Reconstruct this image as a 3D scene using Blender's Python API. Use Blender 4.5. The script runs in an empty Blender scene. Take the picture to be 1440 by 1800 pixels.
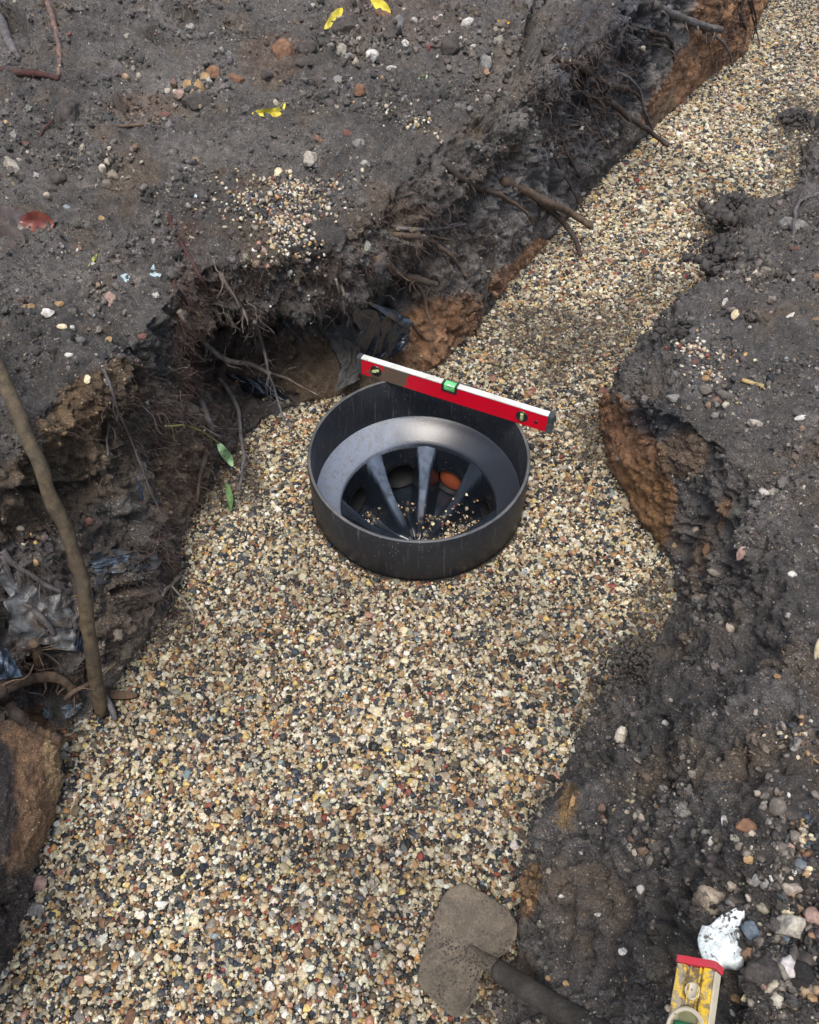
import bpy, math, random
import numpy as np
from mathutils import Vector, Matrix
from mathutils.bvhtree import BVHTree
R = math.radians
sc = bpy.context.scene
col = sc.collection
rnd = random.Random(7)
rg = np.random.default_rng(11)

# ------------------------------------------------------------------ camera
CH, PITCH, F = 1.35, R(50), 1413.0
cd = bpy.data.cameras.new("camera")
cam = bpy.data.objects.new("camera", cd); col.objects.link(cam)
cam.location = (0, 0, CH); cam.rotation_euler = (R(90) - PITCH, 0, 0)
cd.sensor_fit = 'HORIZONTAL'; cd.sensor_width = 36; cd.lens = 36 * F / 1440
cd.clip_start = 0.02; cd.clip_end = 200
sc.camera = cam
# ------------------------------------------------------------------ world, sun
SUN_EL, SUN_AZ = R(72), R(195)          # overcast: a wide soft sun, high, behind the camera
w = bpy.data.worlds.new("World"); sc.world = w; w.use_nodes = True
nt = w.node_tree; bg = nt.nodes['Background']
sky = nt.nodes.new('ShaderNodeTexSky'); sky.sky_type = 'NISHITA'; sky.sun_disc = False
sky.sun_elevation = SUN_EL; sky.sun_rotation = SUN_AZ; sky.air_density = 1.2; sky.dust_density = 5.0; sky.ozone_density = 0.6
nt.links.new(sky.outputs[0], bg.inputs[0]); bg.inputs[1].default_value = 0.12
sd = bpy.data.lights.new("sun", 'SUN'); sd.energy = 1.5; sd.angle = R(30); sd.color = (1, .98, .95)
sun = bpy.data.objects.new("sun", sd); col.objects.link(sun)
dv = Vector((math.sin(SUN_AZ) * math.cos(SUN_EL), math.cos(SUN_AZ) * math.cos(SUN_EL), math.sin(SUN_EL)))
sun.rotation_euler = dv.to_track_quat('Z', 'Y').to_euler()
sun.location = dv * 10
sc.view_settings.view_transform = 'Standard'; sc.view_settings.look = 'None'
sc.view_settings.exposure = 0.75; sc.view_settings.gamma = 1
sc.cycles.max_bounces = 6; sc.cycles.diffuse_bounces = 3

# ------------------------------------------------------------------ pixel <-> world
cp, sp_ = math.cos(PITCH), math.sin(PITCH)
def ray(px, py):
    u = (px - 720) / F; v = (900 - py) / F
    return np.array([u, cp + v * sp_, -sp_ + v * cp])
def P(px, py, z=0.0):
    d = ray(px, py); return np.array([0, 0, CH]) + d * ((z - CH) / d[2])
def Qn(V):
    x, y, z = V[:, 0], V[:, 1], V[:, 2] - CH
    f = np.maximum(y * cp - z * sp_, .05); up = y * sp_ + z * cp
    return 720 + F * x / f, 900 - F * up / f, f

# ------------------------------------------------------------------ noise
_perm = np.random.default_rng(5).permutation(4096).astype(np.int64)
_g = np.random.default_rng(6).normal(size=(4096, 3)); _g /= np.linalg.norm(_g, axis=1)[:, None]
def pn(V, f=1.0, seed=0):
    V = np.asarray(V, float) * f + seed * 17.37
    i = np.floor(V).astype(np.int64); t = V - i
    s = t * t * t * (t * (t * 6 - 15) + 10)
    out = 0
    for dx in (0, 1):
        for dy in (0, 1):
            for dz in (0, 1):
                h = _perm[(_perm[(_perm[(i[:, 0] + dx) & 4095] + i[:, 1] + dy) & 4095] + i[:, 2] + dz) & 4095]
                g = _g[h]
                d = g[:, 0] * (t[:, 0] - dx) + g[:, 1] * (t[:, 1] - dy) + g[:, 2] * (t[:, 2] - dz)
                wx = s[:, 0] if dx else 1 - s[:, 0]; wy = s[:, 1] if dy else 1 - s[:, 1]; wz = s[:, 2] if dz else 1 - s[:, 2]
                out = out + d * wx * wy * wz
    return out * 1.5
def fbm(V, f, o, seed=0, gain=.5):
    r = 0; a = 1
    for k in range(o): r = r + a * pn(V, f * 2.03 ** k, seed + k); a *= gain
    return r

# ------------------------------------------------------------------ objects
def tag(o, label=None, cat=None, group=None, kind=None):
    if label: o['label'] = label
    if cat: o['category'] = cat
    if group: o['group'] = group
    if kind: o['kind'] = kind
    return o
def empty(name, loc, label, cat, group=None):
    o = bpy.data.objects.new(name, None); col.objects.link(o); o.location = loc; o.empty_display_size = .02
    return tag(o, label, cat, group)
def mesh_obj(name, V, Fc, mat, parent=None, colors=None, smooth=True, tri=None):
    """V Nx3 world coordinates; Fc list/array of faces; parented objects keep world placement"""
    V = np.asarray(V, np.float32)
    me = bpy.data.meshes.new(name)
    if isinstance(Fc, np.ndarray):
        n = Fc.shape[1]; m = Fc.shape[0]
        me.vertices.add(len(V)); me.vertices.foreach_set('co', V.ravel())
        me.loops.add(m * n); me.loops.foreach_set('vertex_index', Fc.astype(np.int32).ravel())
        me.polygons.add(m); me.polygons.foreach_set('loop_start', np.arange(0, m * n, n, dtype=np.int32))
        me.update(calc_edges=True)
    else:
        me.from_pydata(V.tolist(), [], Fc)
    me.polygons.foreach_set('use_smooth', np.full(len(me.polygons), smooth))
    if colors is not None:
        a = me.attributes.new('Col', 'FLOAT_COLOR', 'POINT')
        c = np.ones((len(V), 4), np.float32); c[:, :colors.shape[1]] = colors; a.data.foreach_set('color', c.ravel())
    me.materials.append(mat)
    o = bpy.data.objects.new(name, me); col.objects.link(o)
    if parent is not None:
        o.parent = parent; o.matrix_parent_inverse = Matrix.Identity(4)
        me.transform(parent_world(parent).inverted())
    me.update()
    return o
def parent_world(p):
    m = Matrix.Identity(4)
    while p is not None: m = p.matrix_basis @ m; p = p.parent
    return m

# ------------------------------------------------------------------ materials
def lin(r, g, b): return tuple(((c / 255) / 12.92 if c / 255 <= .04045 else ((c / 255 + .055) / 1.055) ** 2.4) for c in (r, g, b))
class MT:
    def __init__(s, name):
        s.m = bpy.data.materials.new(name); s.m.use_nodes = True; s.t = s.m.node_tree; s.b = s.t.nodes['Principled BSDF']
        s.tc = s.t.nodes.new('ShaderNodeTexCoord').outputs['Object']
    def n(s, ty, **k):
        x = s.t.nodes.new(ty)
        for a, b in k.items(): setattr(x, a, b)
        return x
    def lk(s, a, b): s.t.links.new(a, b)
    def noise(s, scale, detail=4, rough=.6, dist=0, vec=None):
        x = s.n('ShaderNodeTexNoise'); x.inputs['Scale'].default_value = scale; x.inputs['Detail'].default_value = detail
        x.inputs['Roughness'].default_value = rough; x.inputs['Distortion'].default_value = dist
        s.lk(vec or s.tc, x.inputs['Vector']); return x.outputs[0]
    def ramp(s, f, stops):
        x = s.n('ShaderNodeValToRGB'); e = x.color_ramp.elements
        while len(e) < len(stops): e.new(.5)
        for k, (p, c) in enumerate(stops):
            e[k].position = p; e[k].color = (c, c, c, 1) if isinstance(c, (int, float)) else (*c[:3], 1)
        s.lk(f, x.inputs[0]); return x.outputs[0]
    def mix(s, f, a, b, mode='MIX'):
        x = s.n('ShaderNodeMix', data_type='RGBA', blend_type=mode)
        for v, i in ((f, 0), (a, 6), (b, 7)):
            if isinstance(v, (int, float)): x.inputs[i].default_value = v if i == 0 else (v, v, v, 1)
            elif isinstance(v, tuple): x.inputs[i].default_value = (*v[:3], 1)
            else: s.lk(v, x.inputs[i])
        return x.outputs[2]
    def bump(s, h, strength, dist, prev=None):
        x = s.n('ShaderNodeBump'); x.inputs['Strength'].default_value = strength; x.inputs['Distance'].default_value = dist
        s.lk(h, x.inputs['Height'])
        if prev is not None: s.lk(prev, x.inputs['Normal'])
        return x.outputs[0]
    def vor(s, scale, feature='F1'):
        x = s.n('ShaderNodeTexVoronoi', feature=feature); x.inputs['Scale'].default_value = scale
        s.lk(s.tc, x.inputs['Vector']); return x
    def attr(s):
        x = s.n('ShaderNodeAttribute'); x.attribute_name = 'Col'; return x.outputs['Color']
    def set(s, color=None, rough=None, normal=None, metal=None, spec=None):
        for v, k in ((color, 'Base Color'), (rough, 'Roughness'), (normal, 'Normal'), (metal, 'Metallic'), (spec, 'Specular IOR Level')):
            if v is None: continue
            if isinstance(v, tuple): s.b.inputs[k].default_value = (*v[:3], 1)
            elif isinstance(v, (int, float)): s.b.inputs[k].default_value = v
            else: s.lk(v, s.b.inputs[k])
        return s.m

def mat_soil():
    m = MT('damp_soil'); c = m.attr()
    n1 = m.ramp(m.noise(55, 6, .7), [(.3, .6), (.7, 1.7)])
    c = m.mix(1, c, n1, 'MULTIPLY')
    n2 = m.ramp(m.noise(430, 3, .85), [(.38, .4), (.5, 1.0), (.64, 2.0)])
    c = m.mix(1, c, n2, 'MULTIPLY')
    # sand grains: pale and tan specks that belong to the soil
    v = m.vor(330)
    big = m.ramp(v.outputs['Distance'], [(.0, 1), (.32, 1), (.42, 0)])
    pick = m.n('ShaderNodeSeparateColor'); m.lk(v.outputs['Color'], pick.inputs[0])
    sel = m.ramp(pick.outputs[0], [(.9, 0), (.93, 1)])
    f = m.mix(1, big, sel, 'MULTIPLY')
    gc = m.ramp(pick.outputs[1], [(0, lin(150, 140, 128)), (.5, lin(185, 170, 148)), (.8, lin(176, 140, 95)), (1, lin(120, 118, 120))])
    c = m.mix(f, c, gc)
    nb = m.bump(m.noise(120, 6, .8), .7, .004)
    nb = m.bump(m.noise(420, 4, .85), 1, .005, nb)
    r = m.ramp(m.noise(90, 3, .6), [(.3, .42), (.7, .85)])
    return m.set(c, r, nb, spec=.55)
def mat_stone(name='gravel_stone', rough=(.4, .75), scale=260):
    m = MT(name); c = m.attr()
    n = m.ramp(m.noise(scale, 4, .65), [(.3, .6), (.68, 1.25)])
    c = m.mix(1, c, n, 'MULTIPLY')
    r = m.ramp(m.noise(90, 2), [(.35, rough[0]), (.65, rough[1])])
    return m.set(c, r, m.bump(m.noise(scale * 1.6, 3, .7), .35, .0015), spec=.4)
def mat_crumb():
    m = MT('soil_crumbs'); c = m.attr()
    n = m.ramp(m.noise(380, 4, .7), [(.3, .55), (.7, 1.5)])
    c = m.mix(1, c, n, 'MULTIPLY')
    return m.set(c, .52, m.bump(m.noise(600, 4, .8), .9, .003), spec=.5)
def mat_root(name, c1, c2, rough=.75):
    m = MT(name)
    n = m.noise(60, 5, .7)
    c = m.ramp(n, [(.3, c1), (.68, c2)]); c = m.mix(m.ramp(m.noise(14, 4, .7), [(.45, 0), (.62, .55)]), c, (.06, .052, .046))
    c = m.mix(1, c, m.ramp(m.noise(700, 3, .7), [(.3, .6), (.7, 1.35)]), 'MULTIPLY')
    return m.set(c, rough, m.bump(m.noise(350, 5, .8), .8, .002), spec=.3)
SOIL = mat_soil(); STONE = mat_stone(); CRUMB = mat_crumb()
M_ROOT_DARK = mat_root('dark_root_bark', lin(30, 26, 25), lin(80, 68, 60))
M_ROOT_BROWN = mat_root('brown_root_bark', lin(54, 45, 39), lin(116, 97, 80))
M_ROOT_PALE = mat_root('pale_root_bark', lin(70, 62, 56), lin(150, 140, 130))
M_ROOT_RED = mat_root('red_root_bark', lin(44, 26, 25), lin(86, 52, 46))
M_ROOT_GREY = mat_root('grey_root_bark', lin(60, 58, 60), lin(120, 116, 116))

# ------------------------------------------------------------------ soil banks (control nets: far to near, foot to top)
def catmull(A, ts):
    n = len(A); i = np.clip(np.floor(ts).astype(int), 0, n - 2); t = (ts - i).reshape((-1,) + (1,) * (A.ndim - 1))
    p0 = A[np.maximum(i - 1, 0)]; p1 = A[i]; p2 = A[i + 1]; p3 = A[np.minimum(i + 2, n - 1)]
    return .5 * (2 * p1 + (p2 - p0) * t + (2 * p0 - 5 * p1 + 4 * p2 - p3) * t * t + (3 * p1 - p0 - 3 * p2 + p3) * t ** 3)
def expand(stations, tops):
    out = []
    for (fx, fy, nx, ny, keys) in stations:
        f = P(fx, fy, 0); nn = np.array([nx, ny, 0.]); nn /= np.linalg.norm(nn)
        row = [f + nn * .05 + [0, 0, -.06], f]
        for k in keys:
            row.append(f + nn * k[0] + [0, 0, k[1]] if len(k) == 2 else P(*k))
        b = row[-1]
        if nx < 0:                                    # left bank: the top fans out evenly
            a = R(143 + 47 * (len(out) / (len(stations) - 1)) ** 1.5); tn = np.array([math.cos(a), math.sin(a), 0])
        else: tn = nn
        for d, dz in tops: row.append(b + tn * d + [0, 0, dz])
        out.append(row)
    return np.array(out)
def params(A, axis, step):
    B = np.moveaxis(A, axis, 0); d = np.linalg.norm(B[1:] - B[:-1], axis=2)
    ts = []
    for i in range(len(d)):
        L = np.median(d[i]); st = step(i) if callable(step) else step
        m = max(2, int(math.ceil(L / st))); ts.append(i + np.arange(m) / m)
    ts.append(np.array([len(d)])); return np.concatenate(ts)
def vis_blob(px, py, b):
    x, y, rx, ry, ang = b[:5]; a = R(ang); dx = px - x; dy = py - y
    u = (dx * math.cos(a) + dy * math.sin(a)) / rx; v = (-dx * math.sin(a) + dy * math.cos(a)) / ry
    return u * u + v * v
def build_bank(name, stations, tops, flip, ustep, vstep, blobs, label_kind, lipk, topamp):
    A = expand(stations, tops)
    tu = params(A, 0, ustep); tv = params(A, 1, vstep)
    G = catmull(A, tu); G = np.moveaxis(catmull(np.moveaxis(G, 1, 0), tv), 0, 1)
    nu, nv = G.shape[:2]
    def normals(G):
        du = np.gradient(G, axis=0); dv = np.gradient(G, axis=1)
        N = np.cross(du, dv) if flip else np.cross(dv, du)
        return N / np.maximum(np.linalg.norm(N, axis=2, keepdims=True), 1e-9)
    N = normals(G)
    V = G.reshape(-1, 3); tvv = np.tile(tv, nu)
    face = np.clip(1 - (tvv - lipk) / 1.0, 0, 1) * np.clip((tvv - 1.0) / .8, 0.0, 1)   # 1 on the cut face
    top = np.clip((tvv - lipk) / 1.0, 0, 1)
    Vs = V * [1, 1, .28]
    low = fbm(V, 4.5, 3, 1) * .035 + fbm(V, 13, 3, 31) * .020
    rid = (1 - np.abs(fbm(V, 30, 3, 9))) ** 2
    mid = (rid - .6) * .017 + fbm(V, 60, 3, 12) * .010
    stri = fbm(Vs, 24, 3, 22) * (.006 if flip else .026)
    fine = fbm(V, 150, 2, 40) * .0045
    d = low * (.25 + .75 * np.maximum(face, top * topamp)) + mid * (.4 + .6 * np.maximum(face, top * .9)) + stri * face + fine
    px, py, f = Qn(V); sm = np.zeros(len(V))
    for b in SMOOTH: sm = np.maximum(sm, np.clip(1.3 - vis_blob(px, py, b), 0, 1) * (1 if b[0] < 100 else .5))
    d = d * (1 - .72 * sm)
    d = np.where(tvv < 1, d * .3, d)
    V = V + N.reshape(-1, 3) * d[:, None]
    px, py, f = Qn(V)
    for x, y, rx, ry, ang, dep in (RDENT if flip else LDENT):
        q = vis_blob(px, py, (x, y, rx, ry, ang)) + fbm(V, 30, 2, 5) * .4
        V = V - N.reshape(-1, 3) * (dep * np.clip(1 - q, 0, 1) ** .7 * (tvv > 1.2))[:, None]
    G = V.reshape(nu, nv, 3); N = normals(G).reshape(-1, 3)
    # earth colours: dark topsoil, brown subsoil, orange clay where the photo shows them
    px, py, f = Qn(V)
    wob = fbm(V, 16, 4, 55)
    C = np.tile(np.array([.108, .098, .091]), (len(V), 1))
    big = fbm(V, 3.2, 3, 66)
    C *= np.clip(1 + .6 * big + .35 * fbm(V, 19, 3, 61), .35, 1.9)[:, None]
    br = np.clip(fbm(V, 7, 3, 77) * 2 - .3, 0, 1)[:, None]
    C = C * (1 - br) + np.array([.125, .097, .072]) * br
    C = C * np.array([.82, .835, .84])
    for b in blobs:
        q = vis_blob(px, py, b) + wob * .55
        wgt = np.clip((1.15 - q) / .35, 0, 1) * b[6]
        if len(b) > 7: wgt = wgt * np.clip((b[7] - tvv) / .4, 0, 1)
        cc = np.array(b[5]) * (1 + .35 * wob)[:, None]
        C = C * (1 - wgt[:, None]) + cc * wgt[:, None]
    i = np.arange(nu - 1)[:, None] * nv + np.arange(nv - 1)[None]; i = i.ravel()
    Fq = np.stack([i, i + nv, i + nv + 1, i + 1], 1) if flip else np.stack([i, i + 1, i + nv + 1, i + nv], 1)
    o = mesh_obj(name, V, Fq, SOIL, colors=np.clip(C, .008, 1))
    tag(o, kind='structure')
    return o, V, N, C, tvv, Fq
SMOOTH = [(30, 1400, 95, 150, 10), (1235, 112, 48, 190, 41), (740, 595, 90, 60, -35), (1110, 820, 50, 120, -25), (560, 660, 130, 50, 0)]
LDENT = [(187, 760, 10, 28, 5, .05), (246, 655, 14, 8, 0, .03), (245, 672, 14, 12, 0, .03), (70, 862, 90, 9, -8, .05), (160, 850, 70, 9, -30, .03), (235, 1035, 45, 13, -8, .07), (70, 1215, 60, 16, 0, .06), (150, 1195, 14, 30, 0, .05), (50, 1170, 14, 12, 0, .05),
 (370, 535, 60, 36, 25, .06), (470, 690, 60, 15, 10, .07), (705, 380, 50, 46, 30, .05), (850, 222, 18, 14, 0, .05), (930, 60, 10, 60, 12, .05), (1010, 200, 14, 90, 15, .04), (1110, 70, 12, 80, 20, .04), (975, 330, 12, 40, 0, .03), (555, 500, 26, 16, 0, .04), (610, 510, 16, 14, 0, .03), (320, 20, 40, 14, 20, .05), (270, 65, 26, 8, 35, .03), (10, 30, 50, 22, 20, .08)]
RDENT = [(1170, 1295, 6, 56, 3, .05), (1178, 1370, 5, 40, -12, .025), (1285, 1140, 60, 7, -14, .04), (1345, 1140, 12, 10, 0, .04), (1160, 1590, 20, 60, -8, .03), (1195, 1560, 16, 20, 0, .03), (1155, 1690, 22, 60, -10, .03), (1308, 1330, 8, 40, 0, .03), (1060, 1340, 22, 10, -30, .03), (1335, 960, 12, 30, 20, .03), (1270, 1000, 14, 10, 0, .03), (1130, 745, 10, 60, -25, .03), (1220, 940, 8, 60, 30, .02), (1285, 870, 40, 9, -40, .02), (1000, 1620, 10, 40, 10, .02), (1380, 1260, 60, 6, 5, .02), (1240, 1035, 40, 8, -30, .03)]
CLAY = (.25, .13, .062); CLAY2 = (.16, .085, .042); TAN = (.13, .088, .05); GREY = (.17, .16, .15); BLK = (.022, .021, .023)
nF = (-.85, .52); nM = (-.76, .65)
LB = [
 (1440, -140, *nF, [(.0, .1), (.01, .2), (.02, .32), (.03, .45), (.10, .56)]),
 (1350, 0, *nF, [(.0, .1), (.02, .2), (.03, .32), (.06, .44), (.14, .55)]),
 (1305, 95, *nF, [(.02, .1), (.03, .2), (.05, .32), (.08, .43), (.16, .54)]),
 (1255, 130, *nF, [(.0, .1), (.01, .2), (.03, .32), (.06, .43), (.16, .54)]),
 (1150, 225, *nF, [(.01, .1), (.02, .22), (.03, .35), (.05, .46), (.16, .53)]),
 (1060, 310, *nF, [(.01, .1), (.03, .22), (.04, .35), (.07, .46), (965, -10, .52)]),
 (960, 430, -.8, .6, [(.01, .1), (.03, .22), (.05, .34), (.06, .45), (925, 85, .50)]),
 (890, 500, *nM, [(.01, .1), (.04, .22), (.05, .33), (.03, .43), (865, 185, .48)]),
 (840, 580, *nM, [(.0, .09), (.05, .2), (.10, .29), (.07, .38), (790, 255, .46)]),
 (780, 635, *nM, [(.0, .07), (.07, .18), (.13, .27), (.08, .36), (720, 320, .45)]),
 (715, 665, *nM, [(.06, .08), (.14, .17), (.14, .25), (690, 470, .31), (655, 400, .44)]),
 (655, 690, -.6, .8, [(.08, .07), (.17, .15), (.17, .24), (640, 525, .29), (615, 425, .43)]),
 (590, 700, -.5, .86, [(.03, .06), (.15, .15), (.16, .24), (580, 540, .29), (545, 440, .43)]),
 (520, 712, -.5, .86, [(.05, .06), (.22, .13), (.22, .24), (490, 560, .30), (455, 465, .43)]),
 (450, 745, -.7, .7, [(.06, .05), (.22, .13), (.22, .26), (410, 560, .32), (370, 480, .44)]),
 (400, 800, -.8, .6, [(.02, .06), (.06, .15), (.12, .27), (335, 590, .36), (300, 540, .44)]),
 (355, 860, -.85, .5, [(335, 825, .07), (320, 770, .18), (300, 700, .29), (265, 650, .38), (245, 600, .45)]),
 (330, 915, -.88, .45, [(310, 880, .08), (265, 810, .2), (235, 745, .32), (215, 690, .39), (190, 645, .46)]),
 (312, 1000, -.92, .4, [(285, 960, .09), (235, 890, .21), (180, 820, .31), (140, 750, .39), (110, 700, .45)]),
 (292, 1075, -.95, .3, [(.05, .05), (.02, .12), (205, 915, .21), (110, 850, .32), (55, 790, .44)]),
 (232, 1160, -1, .2, [(222, 1110, .08), (205, 1060, .14), (180, 990, .19), (90, 920, .28), (5, 850, .43)]),
 (180, 1240, -1, .1, [(165, 1180, .07), (135, 1110, .14), (95, 1020, .21), (20, 950, .29), (-70, 860, .43)]),
 (135, 1290, -1, .1, [(.10, .03), (.12, .08), (70, 1150, .15), (0, 1060, .23), (-130, 920, .42)]),
 (103, 1335, -1, 0, [(98, 1295, .07), (70, 1275, .12), (20, 1262, .16), (-40, 1240, .21), (-170, 1150, .4)]),
 (92, 1430, -1, 0, [(82, 1410, .06), (55, 1395, .11), (15, 1390, .15), (-50, 1380, .21), (-190, 1350, .4)]),
 (55, 1540, -1, -.05, [(38, 1530, .05), (12, 1520, .1), (-20, 1510, .15), (-80, 1500, .2), (-210, 1500, .4)]),
 (20, 1650, -1, -.1, [(0, 1640, .04), (-25, 1640, .09), (-60, 1640, .14), (-110, 1640, .2), (-240, 1660, .4)]),
 (-60, 1860, -1, -.15, [(-75, 1850, .04), (-100, 1850, .09), (-140, 1850, .14), (-180, 1850, .2), (-300, 1850, .4)]),
]
LBLOBS = [
 (1130, 60, 60, 90, 20, (.06, .058, .065), .7), (1172, 110, 30, 140, 28, GREY, .85), (1252, 92, 44, 160, 41, CLAY, .9), (1285, 30, 75, 70, 0, CLAY, .9),
 (1165, 205, 18, 50, 25, TAN, .9), (1290, 60, 12, 90, 30, (.12, .06, .035), .8), (1240, 60, 8, 90, 30, (.12, .07, .04), .7),
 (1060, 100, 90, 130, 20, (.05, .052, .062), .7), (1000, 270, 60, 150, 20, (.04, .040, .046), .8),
 (940, 350, 60, 70, 0, (.12, .115, .115), .6), (890, 400, 110, 90, -30, GREY, .5), (800, 470, 80, 60, 0, (.085, .07, .058), .6),
 (935, 448, 36, 18, -50, CLAY, .85), (885, 492, 36, 18, -50, CLAY, .7),
 (745, 600, 90, 58, -35, (.24, .13, .065), .9), (810, 555, 45, 36, -40, CLAY2, .8), (800, 480, 50, 40, 0, GREY, .4),
 (560, 650, 170, 65, 0, TAN, .75), (420, 620, 110, 70, 0, (.075, .052, .036), .7), (350, 520, 60, 40, 0, (.07, .055, .04), .5),
 (160, 720, 110, 60, -35, (.15, .095, .045), .7), (100, 850, 170, 70, -20, (.12, .085, .05), .7), (320, 830, 60, 90, 0, (.14, .10, .065), .8),
 (260, 740, 80, 80, 0, (.07, .052, .04), .7), (60, 900, 120, 50, 0, (.08, .06, .045), .6),
 (215, 950, 100, 50, 0, (.06, .05, .043), .7), (90, 1060, 110, 70, 0, (.14, .13, .12), .55),
 (225, 1110, 75, 90, 0, (.15, .115, .085), .75), (30, 1400, 95, 150, 10, (.26, .155, .085), .95), (93, 1350, 14, 70, -8, (.36, .25, .13), .8),
 (-30, 1420, 60, 160, 0, (.06, .055, .055), .9), (20, 1620, 60, 90, 0, (.06, .048, .042), .8),
 (480, 100, 60, 40, 0, (.11, .07, .045), .55), (700, 30, 120, 40, 10, (.09, .065, .05), .5), (250, 190, 60, 26, 0, (.12, .075, .045), .5),
 (330, 480, 30, 140, 5, (.06, .035, .03), .4), (880, 150, 60, 50, -20, (.11, .09, .07), .5),
]
lb, LV, LN, LC, Ltv, LF = build_bank('soil_bank_left', LB, [(.05, .012), (.35, .02), (.95, .03), (2.2, .05), (5, .1)], False,
    lambda i: .009 if i < 4 else (.0055 if i < 7 else .0042), lambda i: [.02, .006, .0042, .0042, .0042, .0042, .005, .0055, .0075, .012, .2][i], LBLOBS, None, 6, .8)

RB = [
 (1640, -120, .85, -.52, [(.08, .05), (.18, .11), (.3, .17), (.45, .22), (.7, .27)]),
 (1452, 190, .85, -.52, [(.04, .06), (.10, .11), (.2, .16), (.3, .2), (.5, .25)]),
 (1395, 330, .85, -.52, [(.04, .04), (.10, .08), (.18, .12), (.28, .17), (.45, .22)]),
 (1275, 395, .85, -.52, [(.03, .05), (.07, .1), (.14, .13), (.24, .17), (.4, .22)]),
 (1240, 492, .87, -.5, [(.00, .06), (.02, .12), (.05, .17), (.10, .2), (.25, .24)]),
 (1222, 575, .88, -.45, [(.0, .07), (.01, .14), (.04, .2), (.08, .23), (.2, .26)]),
 (1172, 632, .9, -.4, [(.0, .07), (.01, .14), (.03, .2), (.07, .245), (.18, .27)]),
 (1108, 684, .93, -.3, [(.0, .07), (.01, .14), (.03, .2), (.06, .25), (.14, .28)]),
 (1062, 725, .97, -.2, [(1067, 700, .06), (1080, 690, .12), (1098, 685, .18), (1125, 690, .25), (1185, 700, .3)]),
 (1075, 820, 1, -.1, [(1085, 800, .06), (1105, 780, .12), (1130, 765, .18), (1170, 760, .24), (1235, 760, .3)]),
 (1112, 890, 1, -.1, [(1130, 875, .06), (1150, 860, .12), (1180, 845, .18), (1222, 830, .24), (1290, 820, .29)]),
 (1160, 955, 1, -.1, [(1180, 945, .06), (1205, 930, .12), (1235, 915, .17), (1270, 900, .23), (1340, 880, .29)]),
 (1190, 1005, 1, -.1, [(1207, 1000, .05), (1225, 990, .1), (1250, 975, .16), (1290, 960, .22), (1360, 940, .29)]),
 (1172, 1090, 1, -.1, [(1195, 1080, .03), (1225, 1065, .08), (1265, 1045, .15), (1310, 1030, .21), (1385, 1000, .3)]),
 (1112, 1170, 1, -.1, [(1140, 1160, .03), (1180, 1145, .08), (1240, 1125, .15), (1310, 1100, .22), (1400, 1070, .32)]),
 (1060, 1235, 1, -.1, [(1090, 1225, .04), (1130, 1210, .08), (1180, 1190, .13), (1290, 1160, .24), (1400, 1130, .35)]),
 (1010, 1310, 1, -.1, [(1040, 1300, .06), (1085, 1280, .11), (1150, 1255, .16), (1260, 1225, .28), (1390, 1190, .38)]),
 (972, 1400, 1, -.05, [(995, 1390, .08), (1030, 1375, .16), (1110, 1350, .21), (1220, 1310, .31), (1380, 1280, .41)]),
 (943, 1500, 1, 0, [(957, 1490, .10), (985, 1475, .19), (1060, 1450, .25), (1180, 1410, .33), (1350, 1390, .43)]),
 (925, 1590, 1, 0, [(940, 1585, .09), (970, 1575, .18), (1050, 1560, .25), (1170, 1530, .34), (1340, 1510, .45)]),
 (895, 1680, 1, 0, [(925, 1680, .05), (965, 1670, .12), (1040, 1655, .2), (1160, 1640, .34), (1330, 1640, .46)]),
 (845, 1770, 1, 0, [(885, 1770, .03), (935, 1770, .08), (1020, 1770, .17), (1160, 1765, .34), (1330, 1770, .47)]),
 (770, 1850, 1, 0, [(830, 1850, .03), (900, 1850, .07), (1000, 1850, .16), (1160, 1860, .34), (1330, 1880, .47)]),
 (700, 2020, 1, 0, [(760, 2020, .03), (850, 2020, .07), (970, 2020, .16), (1140, 2020, .32), (1330, 2020, .47)]),
]
RBLOBS = [
 (1105, 800, 55, 110, -25, (.20, .10, .048), .9), (1150, 890, 42, 95, -25, (.20, .105, .042), .9), (1200, 800, 50, 40, 0, (.13, .085, .052), .7),
 (1260, 915, 16, 45, 30, (.15, .08, .035), .7), (1215, 930, 40, 100, 20, (.085, .08, .078), .8), (1150, 735, 45, 35, 0, (.035, .037, .045), .8),
 (1280, 650, 190, 90, 20, (.085, .08, .077), .7), (1330, 480, 110, 60, 0, (.07, .065, .062), .5), (1130, 1070, 25, 70, 15, (.11, .085, .06), .6),
 (1225, 1000, 20, 60, 15, (.11, .075, .045), .6), (995, 1420, 16, 42, 15, (.2, .125, .05), .9), (930, 1570, 18, 60, 10, (.17, .10, .045), .9),
 (920, 1720, 22, 40, 0, (.12, .07, .04), .5), (1380, 1480, 80, 150, 0, (.062, .055, .05), .6), (1390, 400, 70, 40, 0, (.09, .085, .08), .6),
]
rb, RV, RN, RC, Rtv, RF = build_bank('soil_bank_right', RB, [(.05, .008), (.3, .015), (.9, .02), (2.0, .04), (5, .08)], True,
    lambda i: .009 if i < 3 else (.006 if i < 5 else .0042), lambda i: [.02, .006, .0042, .0042, .0042, .005, .005, .0055, .008, .02, .2][i], RBLOBS, None, 6, .8)

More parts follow.
